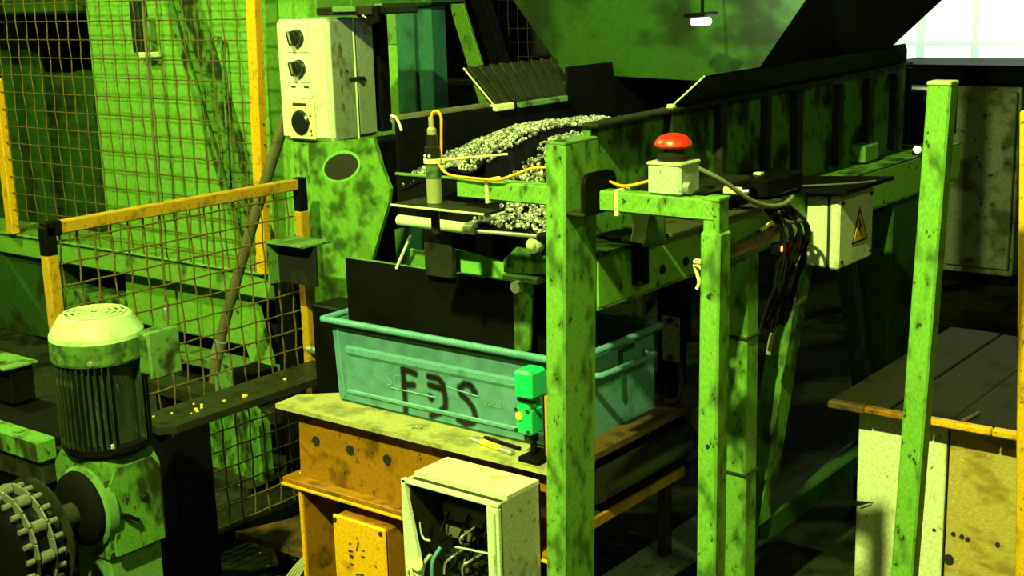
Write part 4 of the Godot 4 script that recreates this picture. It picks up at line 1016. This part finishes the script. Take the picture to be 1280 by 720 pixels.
# ------------------------------------------------------------------ open cream cabinet at the front, green switch, knife
func front_cabinet() -> void:
	var t := thing("switch_cabinet", "open cream switch cabinet full of wires in front of the yellow table", "electrical cabinet", v3(-1.87, 0.0, -2.2))
	var xa := -2.008
	var xb := -1.728
	var yb := 0.16
	var yt := 0.542
	prism([Vector2(xa + 0.003, -2.155), Vector2(xb, -2.155), Vector2(xb, -2.275), Vector2(xa + 0.003, -2.275)], fxz(yt - 0.012), 0.012); put("top", "cream", t)
	bb(xb - 0.006, xb, yb, yt - 0.008, -2.275, -2.13, 0.003); put("right_side", "cream_worn", t)
	bb(xa, xa + 0.006, yb, yt - 0.008, -2.275, -2.13, 0.003); put("left_side", "cream", t)
	bb(xa, xb, yb, yb + 0.006, -2.275, -2.13, 0.002); put("bottom", "cream", t)
	bb(xa, xb, yb, yt - 0.01, -2.279, -2.273); put("back", "dark", t)
	bb(xa + 0.006, xa + 0.009, yb, yt - 0.012, -2.272, -2.135); put("inner_shade_sheet", "dark_oily", t)  # added dark sheets paint the cabinet inside as shaded
	bb(xa + 0.006, xb - 0.006, yt - 0.016, yt - 0.0125, -2.272, -2.135); put("inner_shade_sheet", "dark_oily", t)
	# front flange frame
	bb(xa - 0.006, xb + 0.002, yt - 0.018, yt - 0.006, -2.132, -2.118, 0.003); put("frame", "cream", t)
	bb(xb - 0.032, xb + 0.002, yb, yt - 0.018, -2.132, -2.118, 0.003); put("frame", "cream", t)
	prism([Vector2(xa - 0.006, yb), Vector2(xa + 0.03, yb), Vector2(xa + 0.045, yb + 0.16), Vector2(xa + 0.006, yt - 0.03), Vector2(xa + 0.006, yt - 0.008), Vector2(xa - 0.006, yt - 0.008)], fxy(-2.128), 0.010); put("frame", "cream", t)  # slanted wedge stands in for the lit part of the inner wall
	bb(xb - 0.010, xb - 0.004, yb + 0.01, yt - 0.03, -2.120, -2.114, 0.001); put("gasket", "panel_grey", t)
	cyl(v3(xa - 0.014, 0.43, -2.13), v3(xa - 0.014, 0.45, -2.13), 0.007, 8); put("hinge", "steel", t)
	# fittings inside
	for e in [[-1.985, -1.845, 0.405, 0.448, "conduit"], [-1.98, -1.90, 0.360, 0.392, "conduit"], [-1.83, -1.755, 0.33, 0.375, "dark_oily"], [-1.97, -1.88, 0.25, 0.33, "dark_oily"]]:
		bb(e[0], e[1], e[2], e[3], -2.27, -2.225, 0.004); put("relay", e[4], t)
	for i in 8:
		bb(-1.975 + i * 0.027, -1.975 + i * 0.027 + 0.022, 0.285, 0.320, -2.265, -2.215, 0.003); put("terminal", ["dark_oily", "dark_oily", "conduit"][i % 3], t)
	bb(-1.99, -1.745, 0.300, 0.306, -2.272, -2.262); put("mounting_rail", "dark_oily", t)
	var wr := [
		[v3(-2.0, 0.415, -2.16), v3(-1.998, 0.39, -2.16), v3(-1.988, 0.375, -2.16), v3(-1.972, 0.372, -2.165)], 
		[v3(-1.90, 0.36, -2.22), v3(-1.875, 0.385, -2.17), v3(-1.865, 0.41, -2.15), v3(-1.855, 0.425, -2.19)],
		[v3(-1.89, 0.378, -2.16), v3(-1.84, 0.388, -2.15), v3(-1.79, 0.392, -2.15), v3(-1.74, 0.392, -2.17)],
		[v3(-1.93, 0.30, -2.16), v3(-1.915, 0.335, -2.15), v3(-1.90, 0.352, -2.16), v3(-1.893, 0.36, -2.2)],
		[v3(-1.87, 0.30, -2.16), v3(-1.862, 0.34, -2.15), v3(-1.85, 0.352, -2.16), v3(-1.84, 0.36, -2.2)],
		[v3(-1.80, 0.31, -2.15), v3(-1.775, 0.335, -2.14), v3(-1.76, 0.352, -2.145)],
		[v3(-1.96, 0.28, -2.15), v3(-1.955, 0.33, -2.15), v3(-1.945, 0.36, -2.17)],
		[v3(-1.985, 0.27, -2.14), v3(-1.975, 0.32, -2.14), v3(-1.96, 0.345, -2.15)]]
	for i in wr.size():
		tube(spline(wr[i], 5), 0.0028 if i < 6 else 0.005, 6); put("wire", ["label_yellow", "silver", "panel_grey", "silver", "silver", "pale_tie", "teal", "panel_grey"][i], t)
	for i in 22:
		var a := v3(RNG.randf_range(-1.98, -1.76), RNG.randf_range(0.2, 0.50), -2.26)
		var b := v3(RNG.randf_range(-1.98, -1.76), RNG.randf_range(0.2, 0.42), -2.26)
		var md := (a + b) / 2 + v3(0, RNG.randf_range(-0.06, 0.02), RNG.randf_range(0.03, 0.09))
		tube(spline([a, a.lerp(md, 0.6) + v3(0, 0, 0.02), md, b], 4), 0.0025, 5); put("wire", "black", t)
	# clamp tangle at the lower left
	tube(spline([v3(-1.975, 0.345, -2.125), v3(-1.955, 0.335, -2.11), v3(-1.965, 0.32, -2.11), v3(-1.985, 0.325, -2.11), v3(-1.998, 0.31, -2.11)], 5), 0.005, 7); tube(spline([v3(-2.0, 0.33, -2.112), v3(-1.985, 0.318, -2.105), v3(-1.978, 0.29, -2.105)], 4), 0.004, 6); put("clamp", "pale_tie", t)
	# stand below the cabinet
	bb(-1.98, -1.94, 0, yb, -2.26, -2.16); put("foot", "dark", t)
	bb(-1.80, -1.76, 0, yb, -2.26, -2.16); put("foot", "dark", t)
	# emerald limit switch on the table front
	t = thing("green_switch", "bright emerald green safety switch standing on the table edge before the bin", "switch", v3(-1.78, 0.567, -2.31))
	bb(-1.816, -1.764, 0.716, 0.785, -2.365, -2.300, 0.007); put("head", "emerald", t)
	bb(-1.806, -1.770, 0.690, 0.716, -2.345, -2.300, 0.003); put("neck", "emerald", t)
	bb(-1.814, -1.768, 0.630, 0.695, -2.352, -2.302, 0.005); put("body", "emerald", t)
	for e in [[-1.810, 0.690], [-1.776, 0.690], [-1.810, 0.640], [-1.776, 0.640]]: cyl(v3(e[0], e[1], -2.302), v3(e[0], e[1], -2.299), 0.005, 8)
	put("screws", "ink", t).set_meta("kind", "stuff")
	cyl(v3(-1.800, 0.676, -2.303), v3(-1.800, 0.676, -2.298), 0.010, 12); put("lens", "amber", t, "amber lens")
	bb(-1.802, -1.776, 0.605, 0.630, -2.345, -2.315, 0.004); put("gland", "dark_oily", t)
	bb(-1.770, -1.748, 0.575, 0.715, -2.362, -2.352, 0.001); put("back_plate", "black", t)
	bb(-1.800, -1.75, 0.715, 0.722, -2.30, -2.294); put("clip", "black", t)
	bb(-1.750, -1.740, 0.575, 0.725, -2.340, -2.330, 0.002); put("orange_edge", "orange", t)
	bb(-1.80, -1.74, 0.567, 0.580, -2.37, -2.29, 0.002); bb(-1.79, -1.775, 0.58, 0.606, -2.335, -2.325, 0.002); put("mount", "dark", t)
	# knife / marker
	t = thing("utility_knife", "orange handled knife lying on the yellow table edge near the cabinet", "knife", v3(-1.90, 0.567, -2.33))
	bar(v3(-1.952, 0.573, -2.340), v3(-1.880, 0.573, -2.325), 0.018, 0.011, Vector3.UP.cross(v3(1, 0, 0.2)), 0.003); put("handle", "amber", t)
	bar(v3(-1.985, 0.572, -2.347), v3(-1.952, 0.572, -2.340), 0.016, 0.008, v3(0, 0, 1), 0.002); put("blade", "silver", t)
	bar(v3(-1.880, 0.573, -2.325), v3(-1.835, 0.573, -2.316), 0.016, 0.010, v3(0, 0, 1), 0.002); put("tail", "steel", t)
	t = thing("black_pen", "black pen lying behind the orange handled knife on the table edge", "pen", v3(-1.90, 0.567, -2.36))
	tube([v3(-1.96, 0.573, -2.366), v3(-1.84, 0.573, -2.350)], 0.005, 8); put("barrel", "black", t)
	tube([v3(-1.965, 0.573, -2.367), v3(-1.975, 0.573, -2.368)], 0.0025, 6); put("tip", "silver", t)

# ------------------------------------------------------------------ green guard posts
func guard_posts() -> void:
	var t := thing("guard_post", "thick green square post with a black angle tab in the foreground centre", "post", v3(-1.54, 0, -2.13))
	# leans a little: the foot stands 35 mm further left than the top
	var d := v3(-0.034, 0, 0)
	var c0 := v3(-1.517, 1.348, -2.133)
	bar(c0, v3(c0.x + d.x, 0.012, c0.z), 0.048, 0.114, Vector3.RIGHT, 0.004); put("tube", "green_post", t)
	bb(c0.x - 0.024, c0.x + 0.024, 1.344, 1.351, c0.z - 0.057, c0.z + 0.057, 0.002); put("cap", "green_grey", t)
	bb(c0.x + d.x - 0.08, c0.x + d.x + 0.08, 0, 0.012, c0.z - 0.1, c0.z + 0.1, 0.003); put("base_plate", "green_dirt_and_shade", t)
	# tab: foot welded on the side, plate with rounded upper corners
	bb(-1.497, -1.452, 1.206, 1.213, -2.19, -2.078, 0.002); put("tab_foot", "dark_oily", t)
	var p := []
	p = [Vector2(-2.080, 1.208), Vector2(-2.080, 1.262)]
	for i in 7: p.append(Vector2(-2.106 + cos(PI / 2 * i / 6.0) * 0.026, 1.264 + sin(PI / 2 * i / 6.0) * 0.026))
	for i in 7: p.append(Vector2(-2.164 - sin(PI / 2 * i / 6.0) * 0.026, 1.264 + cos(PI / 2 * i / 6.0) * 0.026))
	p.append(Vector2(-2.190, 1.208))
	prism(p, fzy(-1.460), 0.010); put("tab", "dark", t, "black rounded tab")
	t = thing("guard_post", "slim green post with a stepped sleeve under the emergency stop crossbar", "post", v3(-1.205, 0, -2.15))
	bar(v3(-1.2035, 1.19, -2.153), v3(-1.215, 0.012, -2.153), 0.042, 0.046, Vector3.RIGHT, 0.004); put("sleeve", "green_post", t)
	bb(-1.220, -1.186, 1.17, 1.254, -2.172, -2.132, 0.003); put("inner_tube", "green_post", t)
	bb(-1.222, -1.184, 1.250, 1.256, -2.174, -2.130, 0.001); put("cap", "green", t)
	hexbolt(v3(-1.205, 1.068, -2.130), Vector3.BACK, 0.003, 0.003); put("screw", "ink", t)
	hexbolt(v3(-1.206, 0.77, -2.130), Vector3.BACK, 0.003, 0.003); put("screw", "ink", t)
	bb(-1.27, -1.15, 0, 0.012, -2.21, -2.09, 0.002); put("base_plate", "green_dirt_and_shade", t)
	bar(v3(-1.192, 1.223, -2.1295), v3(-1.215, 1.245, -2.1295), 0.003, 0.003, v3(0, 0, 1), 0.001); put("weld", "green", t)
	tube(spline([v3(-1.232, 1.115, -2.15), v3(-1.240, 1.12, -2.15), v3(-1.250, 1.118, -2.155), v3(-1.247, 1.10, -2.16), v3(-1.243, 1.085, -2.16), v3(-1.248, 1.072, -2.16)], 4), 0.004, 6); box(v3(-1.240, 1.128, -2.15), v3(0.018, 0.010, 0.012), 0.003); put("wire_hook", "pale_tie", t)
	t = thing("guard_post", "tall green post standing alone in front of the wooden crate at right", "post", v3(-0.90, 0, -2.43))
	bar(v3(-0.885, 1.452, -2.43), v3(-0.935, 0.012, -2.43), 0.045, 0.040, Vector3.RIGHT, 0.004); put("tube", "green_post", t)
	bb(-0.908, -0.862, 1.448, 1.456, -2.452, -2.408, 0.002); put("cap", "cream_worn", t)
	bb(-0.99, -0.88, 0, 0.012, -2.49, -2.37, 0.002); put("base_plate", "green_dirt_and_shade", t)
	t = thing("yellow_post", "narrow orange yellow post at the right edge of the picture", "post", v3(-0.83, 0, -2.95))
	bar(v3(-0.862, 1.36, -2.90), v3(-0.80, 0.012, -2.90), 0.04, 0.04); put("tube", "yellow_post", t)
	bb(-0.87, -0.74, 0, 0.012, -2.96, -2.84, 0.002); put("base_plate", "yellow_post", t)

# ------------------------------------------------------------------ gear motor with its chain wheel
func gear_motor() -> void:
	var a := v3(-2.505, 0.0, -1.675)
	var t := thing("gear_motor", "upright green electric gear motor with a pale slotted fan cowl", "motor", v3(-2.5, 0, -1.67))
	# fan cowl: pale bevelled top, green flaking skirt
	lathe([Vector2(0.104, 0.915), Vector2(0.103, 0.925), Vector2(0.080, 0.962), Vector2(0.074, 0.966), Vector2(0, 0.966)], a, Vector3.UP, 40, 20); put("cowl_top", "cowl_pale", t, "pale top of the fan cowl")
	lathe([Vector2(0.103, 0.865), Vector2(0.105, 0.87), Vector2(0.104, 0.915), Vector2(0.09, 0.915)], a, Vector3.UP, 40, 20); put("cowl_skirt", "motor_green", t)
	# grille: dark disc with pale rings
	lathe([Vector2(0.068, 0.9665), Vector2(0, 0.9672)], a, Vector3.UP, 32)
	var g := put("grille_well", "ink", t)
	for r in [0.014, 0.028, 0.042, 0.056, 0.068]:
		lathe([Vector2(r - 0.0028, 0.967), Vector2(r - 0.002, 0.9695), Vector2(r + 0.002, 0.9695), Vector2(r + 0.0028, 0.967)], a, Vector3.UP, 32); put("grille_ring", "cowl_pale", g)
	for i in 8:
		var d := v3(cos(TAU * i / 8.0), 0, sin(TAU * i / 8.0))
		bar(a + v3(0, 0.968, 0) + d * 0.01, a + v3(0, 0.968, 0) + d * 0.068, 0.004, 0.003, Vector3.UP, 0.0); put("grille_spoke", "cowl_pale", g)
	hexbolt(a + v3(0.075, 0.876, 0.073), v3(0.7, 0, 0.7), 0.005, 0.004); put("screw", "silver", t)
	# finned stator
	lathe([Vector2(0.085, 0.672), Vector2(0.085, 0.868), Vector2(0, 0.868)], a, Vector3.UP, 40); put("stator", "fin_iron", t)
	for i in 44:
		var d := v3(cos(TAU * i / 44.0), 0, sin(TAU * i / 44.0))
		if d.x > 0.93 and absf(d.z) < 0.35: continue
		box(a + v3(0, 0.768, 0) + d * 0.0915, v3(0.018, 0.19, 0.0035), 0.001, Basis(d, Vector3.UP, d.cross(Vector3.UP))); put("fin", "fin_iron", t)
	lathe([Vector2(0.0, 0.655), Vector2(0.095, 0.655), Vector2(0.098, 0.66), Vector2(0.098, 0.674), Vector2(0.08, 0.682), Vector2(0, 0.682)], a, Vector3.UP, 36); put("flange", "dark", t)
	for i in 4:
		var d := v3(cos(TAU * i / 4.0 + 0.5), 0, sin(TAU * i / 4.0 + 0.5))
		hexbolt(a + v3(0, 0.676, 0) + d * 0.088, Vector3.UP, 0.007, 0.008); put("bolt", "steel", t)
	# terminal box on the right
	bb(-2.425, -2.375, 0.825, 0.925, -1.79, -1.715, 0.006); put("terminal_box", "motor_green", t)
	bb(-2.376, -2.366, 0.82, 0.93, -1.795, -1.71, 0.004); put("terminal_lid", "green_grey", t)
	# gear case
	prism([Vector2(-2.60, 0.42), Vector2(-2.425, 0.42), Vector2(-2.415, 0.44), Vector2(-2.415, 0.61), Vector2(-2.44, 0.645), Vector2(-2.57, 0.655), Vector2(-2.60, 0.62)], fxy(-1.745), 0.15); put("gear_case", "motor_green", t)
	prism([Vector2(-1.735, 0.43), Vector2(-1.605, 0.43), Vector2(-1.605, 0.60), Vector2(-1.625, 0.632), Vector2(-1.72, 0.632), Vector2(-1.735, 0.61)], fzy(-2.415), 0.008); put("case_cover", "green_dirt_and_shade", t)
	tube(spline([v3(-2.404, 0.525, -1.625), v3(-2.395, 0.52, -1.635), v3(-2.395, 0.505, -1.655), v3(-2.404, 0.50, -1.665)], 3), 0.005, 6); put("lever", "dark", t)
	hexbolt(v3(-2.407, 0.545, -1.69), Vector3.RIGHT, 0.008, 0.006); put("plug", "dark_oily", t)
	# output housing towards the camera
	lathe([Vector2(0.0, 0), Vector2(0.086, 0.0), Vector2(0.088, 0.012), Vector2(0.085, 0.03), Vector2(0.07, 0.045), Vector2(0.045, 0.052), Vector2(0, 0.052)], v3(-2.49, 0.535, -1.60), Vector3.BACK, 36); put("bearing_cover", "dark", t)
	lathe([Vector2(0.088, -0.02), Vector2(0.096, -0.012), Vector2(0.096, 0.012), Vector2(0.088, 0.018)], v3(-2.49, 0.535, -1.60), Vector3.BACK, 36); put("bearing_ring", "green_grey", t)
	cyl(v3(-2.475, 0.535, -1.56), v3(-2.475, 0.535, -1.36), 0.028, 16); put("shaft", "dark_oily", t)
	bb(-2.56, -2.43, 0.30, 0.42, -1.74, -1.60, 0.004); put("foot", "green_grey", t)
	bb(-2.66, -2.36, 0.0, 0.30, -1.78, -1.30, 0.006); put("stand", "dark", t)
	# chain wheel
	var c := v3(-2.475, 0.520, -1.40)
	t = thing("sprocket", "dark chain wheel wrapped with a shiny duplex roller chain at lower left", "sprocket", c)
	lathe([Vector2(0, -0.045), Vector2(0.10, -0.045), Vector2(0.105, -0.04), Vector2(0.105, 0.035), Vector2(0.09, 0.045), Vector2(0.05, 0.05), Vector2(0, 0.05)], c, Vector3.BACK, 36); put("wheel", "black", t)
	lathe([Vector2(0.10, -0.066), Vector2(0.128, -0.066), Vector2(0.130, -0.06), Vector2(0.10, -0.058)], c, Vector3.BACK, 36); put("flange", "dark_oily", t)
	var N := 22
	for i in N:
		var th := TAU * i / N
		var d := v3(cos(th), sin(th), 0)
		var rr := 0.117
		if i % 2 == 0:
			cyl(c + d * rr + v3(0, 0, -0.016), c + d * rr + v3(0, 0, 0.012), 0.0125, 12); put("roller", "chain_steel", t)
		cyl(c + d * rr + v3(0, 0, -0.047), c + d * rr + v3(0, 0, -0.029), 0.0062, 10); put("pin", "chain_steel", t)
		cyl(c + d * rr + v3(0, 0, 0.026), c + d * rr + v3(0, 0, 0.042), 0.0062, 10); put("pin", "chain_steel", t)
		var th2 := TAU * (i + 1) / N
		var d2 := v3(cos(th2), sin(th2), 0)
		for z in [-0.022, 0.018]:
			bar(c + d * rr + v3(0, 0, z), c + d2 * rr + v3(0, 0, z), 0.004, 0.022, v3(0, 0, 1), 0.001)
	put("link_plates", "dark_oily", t).set_meta("kind", "stuff")
	# guard and dark brackets at the left edge
	t = thing("chain_guard", "green square tube chain guard above the chain wheel at the left edge", "guard", v3(-2.7, 0.62, -1.55))
	bb(-2.95, -2.592, 0.628, 0.680, -1.60, -1.55, 0.004); put("tube", "green_dirt_and_shade", t)
	bb(-2.95, -2.60, 0.57, 0.625, -1.62, -1.56, 0.004); put("lower_plate", "dark_oily", t)
	bb(-2.70, -2.60, 0.30, 0.57, -1.70, -1.62); put("stand", "dark", t)
	t = thing("bracket_frame", "dark angled bracket frame left of the motor in front of the fence", "bracket", v3(-3.25, 0.5, -1.85))
	bb(-3.25, -3.10, 0.61, 0.71, -1.87, -1.80, 0.004); put("block", "dark", t)
	bb(-3.26, -3.09, 0.708, 0.716, -1.88, -1.78, 0.002); put("top_plate", "green_grey", t)
	bar(v3(-3.32, 0.61, -1.80), v3(-3.23, 0.70, -1.80), 0.012, 0.008); put("rod", "steel", t)
	bb(-3.6, -2.80, 0.575, 0.60, -1.89, -1.72, 0.003); put("plate", "dark", t)
	bb(-3.62, -3.30, 0.60, 0.735, -1.89, -1.86, 0.004); put("side_block", "green", t, "bright green block")
	bb(-3.6, -2.70, 0.50, 0.525, -1.80, -1.62, 0.003); put("plate", "dark_oily", t)
	bb(-3.3, -3.2, 0.0, 0.52, -1.85, -1.75); put("leg", "dark", t)
	bb(-2.82, -2.74, 0.0, 0.575, -1.84, -1.76); put("leg", "dark", t)

# ------------------------------------------------------------------ crate at the right
func crate() -> void:
	var t := thing("crate", "wooden crate with a dark plank lid, pale board and worn wooden side at right", "crate", v3(-1.0, 0, -3.7))
	bb(-1.39, -0.56, 0.543, 0.549, -3.99, -3.13); put("lid_base", "plank", t)
	var xs := [-1.40, -1.24, -1.08, -0.92, -0.76, -0.55]
	for i in xs.size() - 1:
		bb(xs[i] + 0.0015, xs[i + 1] - 0.0015, 0.549, 0.566 - 0.003 * (i % 2), -4.0, -3.125, 0.003); put("plank", "plank", t)
	for e in [[-1.40, -1.30, "rusty"], [-1.299, -1.14, "ochre"], [-1.139, -0.975, "yellow"], [-0.973, -0.55, "yellow_post"]]:
		bb(e[0], e[1], 0.546 - 0.002 * sin(e[0] * 40), 0.567 + 0.0015 * cos(e[0] * 70), -3.125, -3.10, 0.004); put("lid_edge", e[2], t)
	bb(-1.345, -1.108, 0.0, 0.545, -3.20, -3.18, 0.003); put("front_board", "white_board", t, "pale painted board")
	bb(-1.101, -0.55, 0.0, 0.545, -3.20, -3.182, 0.003); put("front_board", "wood", t, "worn wooden board")
	for e in [[-1.098, 0.228, 0.006], [-1.076, 0.226, 0.006], [-1.061, 0.222, 0.006], [-0.985, 0.226, 0.006], [-1.107, 0.155, 0.014], [-1.148, 0.227, 0.005]]:
		cyl(v3(e[0] + 0.018, e[1] + 0.012, -3.182), v3(e[0] + 0.018, e[1] + 0.012, -3.1785), e[2], 12); put("nail_hole", "ink", t)
	prism([Vector2(-1.358, 0.270), Vector2(-1.297, 0.278), Vector2(-1.347, 0.258)], fxy(-3.18), 0.004); put("splinter", "ink", t)
	tube([v3(-1.332, 0.258, -3.176), v3(-1.302, 0.274, -3.176)], 0.003, 5); put("splinter", "white_board", t)
	bb(-1.345, -1.325, 0.0, 0.545, -3.95, -3.20, 0.002); put("left_board", "plank", t)
	bb(-0.57, -0.55, 0.0, 0.545, -3.95, -3.20, 0.002); put("right_board", "wood", t)
	bb(-1.35, -0.57, 0.0, 0.545, -3.95, -3.93, 0.002); put("back_board", "plank", t)
	bar(v3(-1.05, 0.569, -3.12), v3(-1.035, 0.572, -3.20), 0.012, 0.006); put("nailed_strip", "rusty", t)

# ------------------------------------------------------------------ cables by the frame
func wiring() -> void:
	at(v3(-1.47, 0.8, -2.95))
	tube(spline([v3(-1.50, 1.235, -2.60), v3(-1.47, 1.20, -2.66), v3(-1.45, 1.142, -2.76), v3(-1.45, 1.115, -2.85), v3(-1.45, 1.108, -2.93), v3(-1.46, 1.115, -3.0)], 5), 0.006, 8)
	solo("grey_cable", "grey_cable", "thick grey cable drooping beside the emergency stop post", "cable")
	at(v3(-1.46, 0.9, -3.0))
	tube(spline([v3(-1.46, 1.09, -2.93), v3(-1.455, 1.075, -2.92), v3(-1.44, 1.06, -2.95), v3(-1.44, 1.05, -3.02), v3(-1.45, 1.0, -3.06), v3(-1.46, 0.93, -3.03), v3(-1.47, 0.86, -3.06), v3(-1.47, 0.82, -3.09)], 5), 0.005, 7)
	solo("dark_cable", "conduit", "dark cable looping down in front of the slanting brace", "cable")
	at(v3(-1.47, 0.7, -3.0))
	tube(spline([v3(-1.47, 0.835, -3.10), v3(-1.46, 0.83, -3.02), v3(-1.47, 0.81, -2.97), v3(-1.48, 0.77, -2.94), v3(-1.485, 0.72, -2.93)], 5), 0.007, 8)
	solo("pale_hose", "grey_cable", "pale hose end bent over the top of the slanting brace", "hose")
	var t := thing("black_cables", "bundle of thin black cables hanging left of the junction box", "cables", v3(-1.47, 0.85, -3.05))
	for i in 9:
		var z := -2.89 - 0.015 * i
		tube(spline([v3(-1.48, 1.10, z), v3(-1.44 + 0.02 * sin(i * 2.1), 1.04, z - 0.02), v3(-1.45 + 0.02 * cos(i * 1.7), 0.96, z - 0.01 * (i % 3)), v3(-1.46, 0.86 - 0.02 * (i % 4), z + 0.02), v3(-1.47, 0.80 + 0.02 * (i % 3), z + 0.04)], 4), 0.005, 6); put("cable", "black", t)
	t = thing("cable_connector", "bright metal plug lying on the frame behind the emergency stop", "connector", v3(-1.52, 1.12, -2.75))
	bb(-1.60, -1.50, 1.165, 1.185, -2.86, -2.56, 0.006); put("cover", "dark_oily", t)
	bb(-1.60, -1.50, 1.109, 1.165, -2.84, -2.58, 0.004); put("block", "dark", t)
	cyl(v3(-1.50, 1.168, -2.72), v3(-1.46, 1.166, -2.735), 0.010, 10); put("plug", "label_yellow", t)
	cyl(v3(-1.46, 1.166, -2.735), v3(-1.445, 1.166, -2.74), 0.006, 8); put("tip", "silver", t)
	t = thing("valve_block", "black valve block on the beam between the emergency stop and the junction box", "valve block", v3(-1.5, 1.11, -2.95))
	bb(-1.59, -1.48, 1.122, 1.170, -3.10, -2.90, 0.006); put("body", "black", t)
	bb(-1.55, -1.53, 1.170, 1.176, -2.98, -2.96, 0.001); put("screw", "label_white", t)
	at(v3(-1.47, 1.05, -2.75))
	prism([Vector2(-2.60, 1.030), Vector2(-2.75, 1.034), Vector2(-2.97, 1.052), Vector2(-3.0, 1.036), Vector2(-2.86, 1.012), Vector2(-2.60, 1.004)], fzy(-1.496), 0.02)
	solo("clamp_strip", "conduit", "worn brown strip clamped along the green beam behind the slim post", "strip")
	at(v3(-1.45, 1.08, -2.86))
	tube(spline([v3(-1.475, 1.052, -2.86), v3(-1.465, 1.064, -2.89), v3(-1.470, 1.056, -2.93)], 4), 0.006, 7)
	solo("cable_stub", "pale_tie", "short pale cable stub on the end of the brown strip", "cable")

# ------------------------------------------------------------------ indicator lights and floor bits
func small_things() -> void:
	var t := thing("red_indicator", "small glowing red indicator light in the dark under the frame", "indicator light", v3(-1.45, 0.99, -2.93))
	bb(-1.452, -1.440, 0.989, 1.005, -2.945, -2.918, 0.003); put("lens", "led_red", t)
	bb(-1.475, -1.452, 0.983, 1.010, -2.95, -2.912, 0.002); put("housing", "black", t)
	var o := OmniLight3D.new()
	o.name = "indicator_glow"; o.light_color = Color(1, 0.02, 0.03); o.light_energy = 0.001; o.omni_range = 20; o.omni_attenuation = 2.0; o.light_size = 0.01; o.shadow_enabled = true
	t.add_child(o); o.position = v3(0.03, 0.008, 0)
	t = thing("white_indicator", "small white signal light beside the tall green post", "indicator light", v3(-1.5, 1.1, -4.0))
	lathe([Vector2(0, 0), Vector2(0.011, 0), Vector2(0.012, 0.01), Vector2(0.006, 0.017), Vector2(0, 0.018)], v3(-1.50, 1.128, -3.92), v3(0.6, 0, 0.8), 12); put("lens", "led_white", t)
	cyl(v3(-1.513, 1.109, -3.935), v3(-1.505, 1.130, -3.925), 0.008, 8); put("socket", "dark", t)
	at(v3(-2.75, 0, -2.25))
	for i in 40:
		var s := 0.003 + RNG.randf() * 0.006
		box(v3(RNG.randf_range(-3.0, -2.65), s * 0.4, RNG.randf_range(-2.9, -2.0)), v3(s, s, s * 1.5), 0, Basis(Vector3.UP, RNG.randf() * 3.0))
	var d := solo("metal_swarf", "silver", "scattered shiny swarf on the oily floor by the fence", "swarf")
	d.set_meta("kind", "stuff")
	at(v3(-2.18, 0.567, -2.33))
	for i in 6:
		box(v3(-2.20 + RNG.randf() * 0.05, 0.571, -2.35 + RNG.randf() * 0.03), v3(0.012, 0.006, 0.006), 0.001, Basis(Vector3.UP, RNG.randf() * 3.0))
	d = solo("table_swarf", "silver", "few shiny slugs lying on the yellow table edge", "swarf")
	d.set_meta("kind", "stuff")
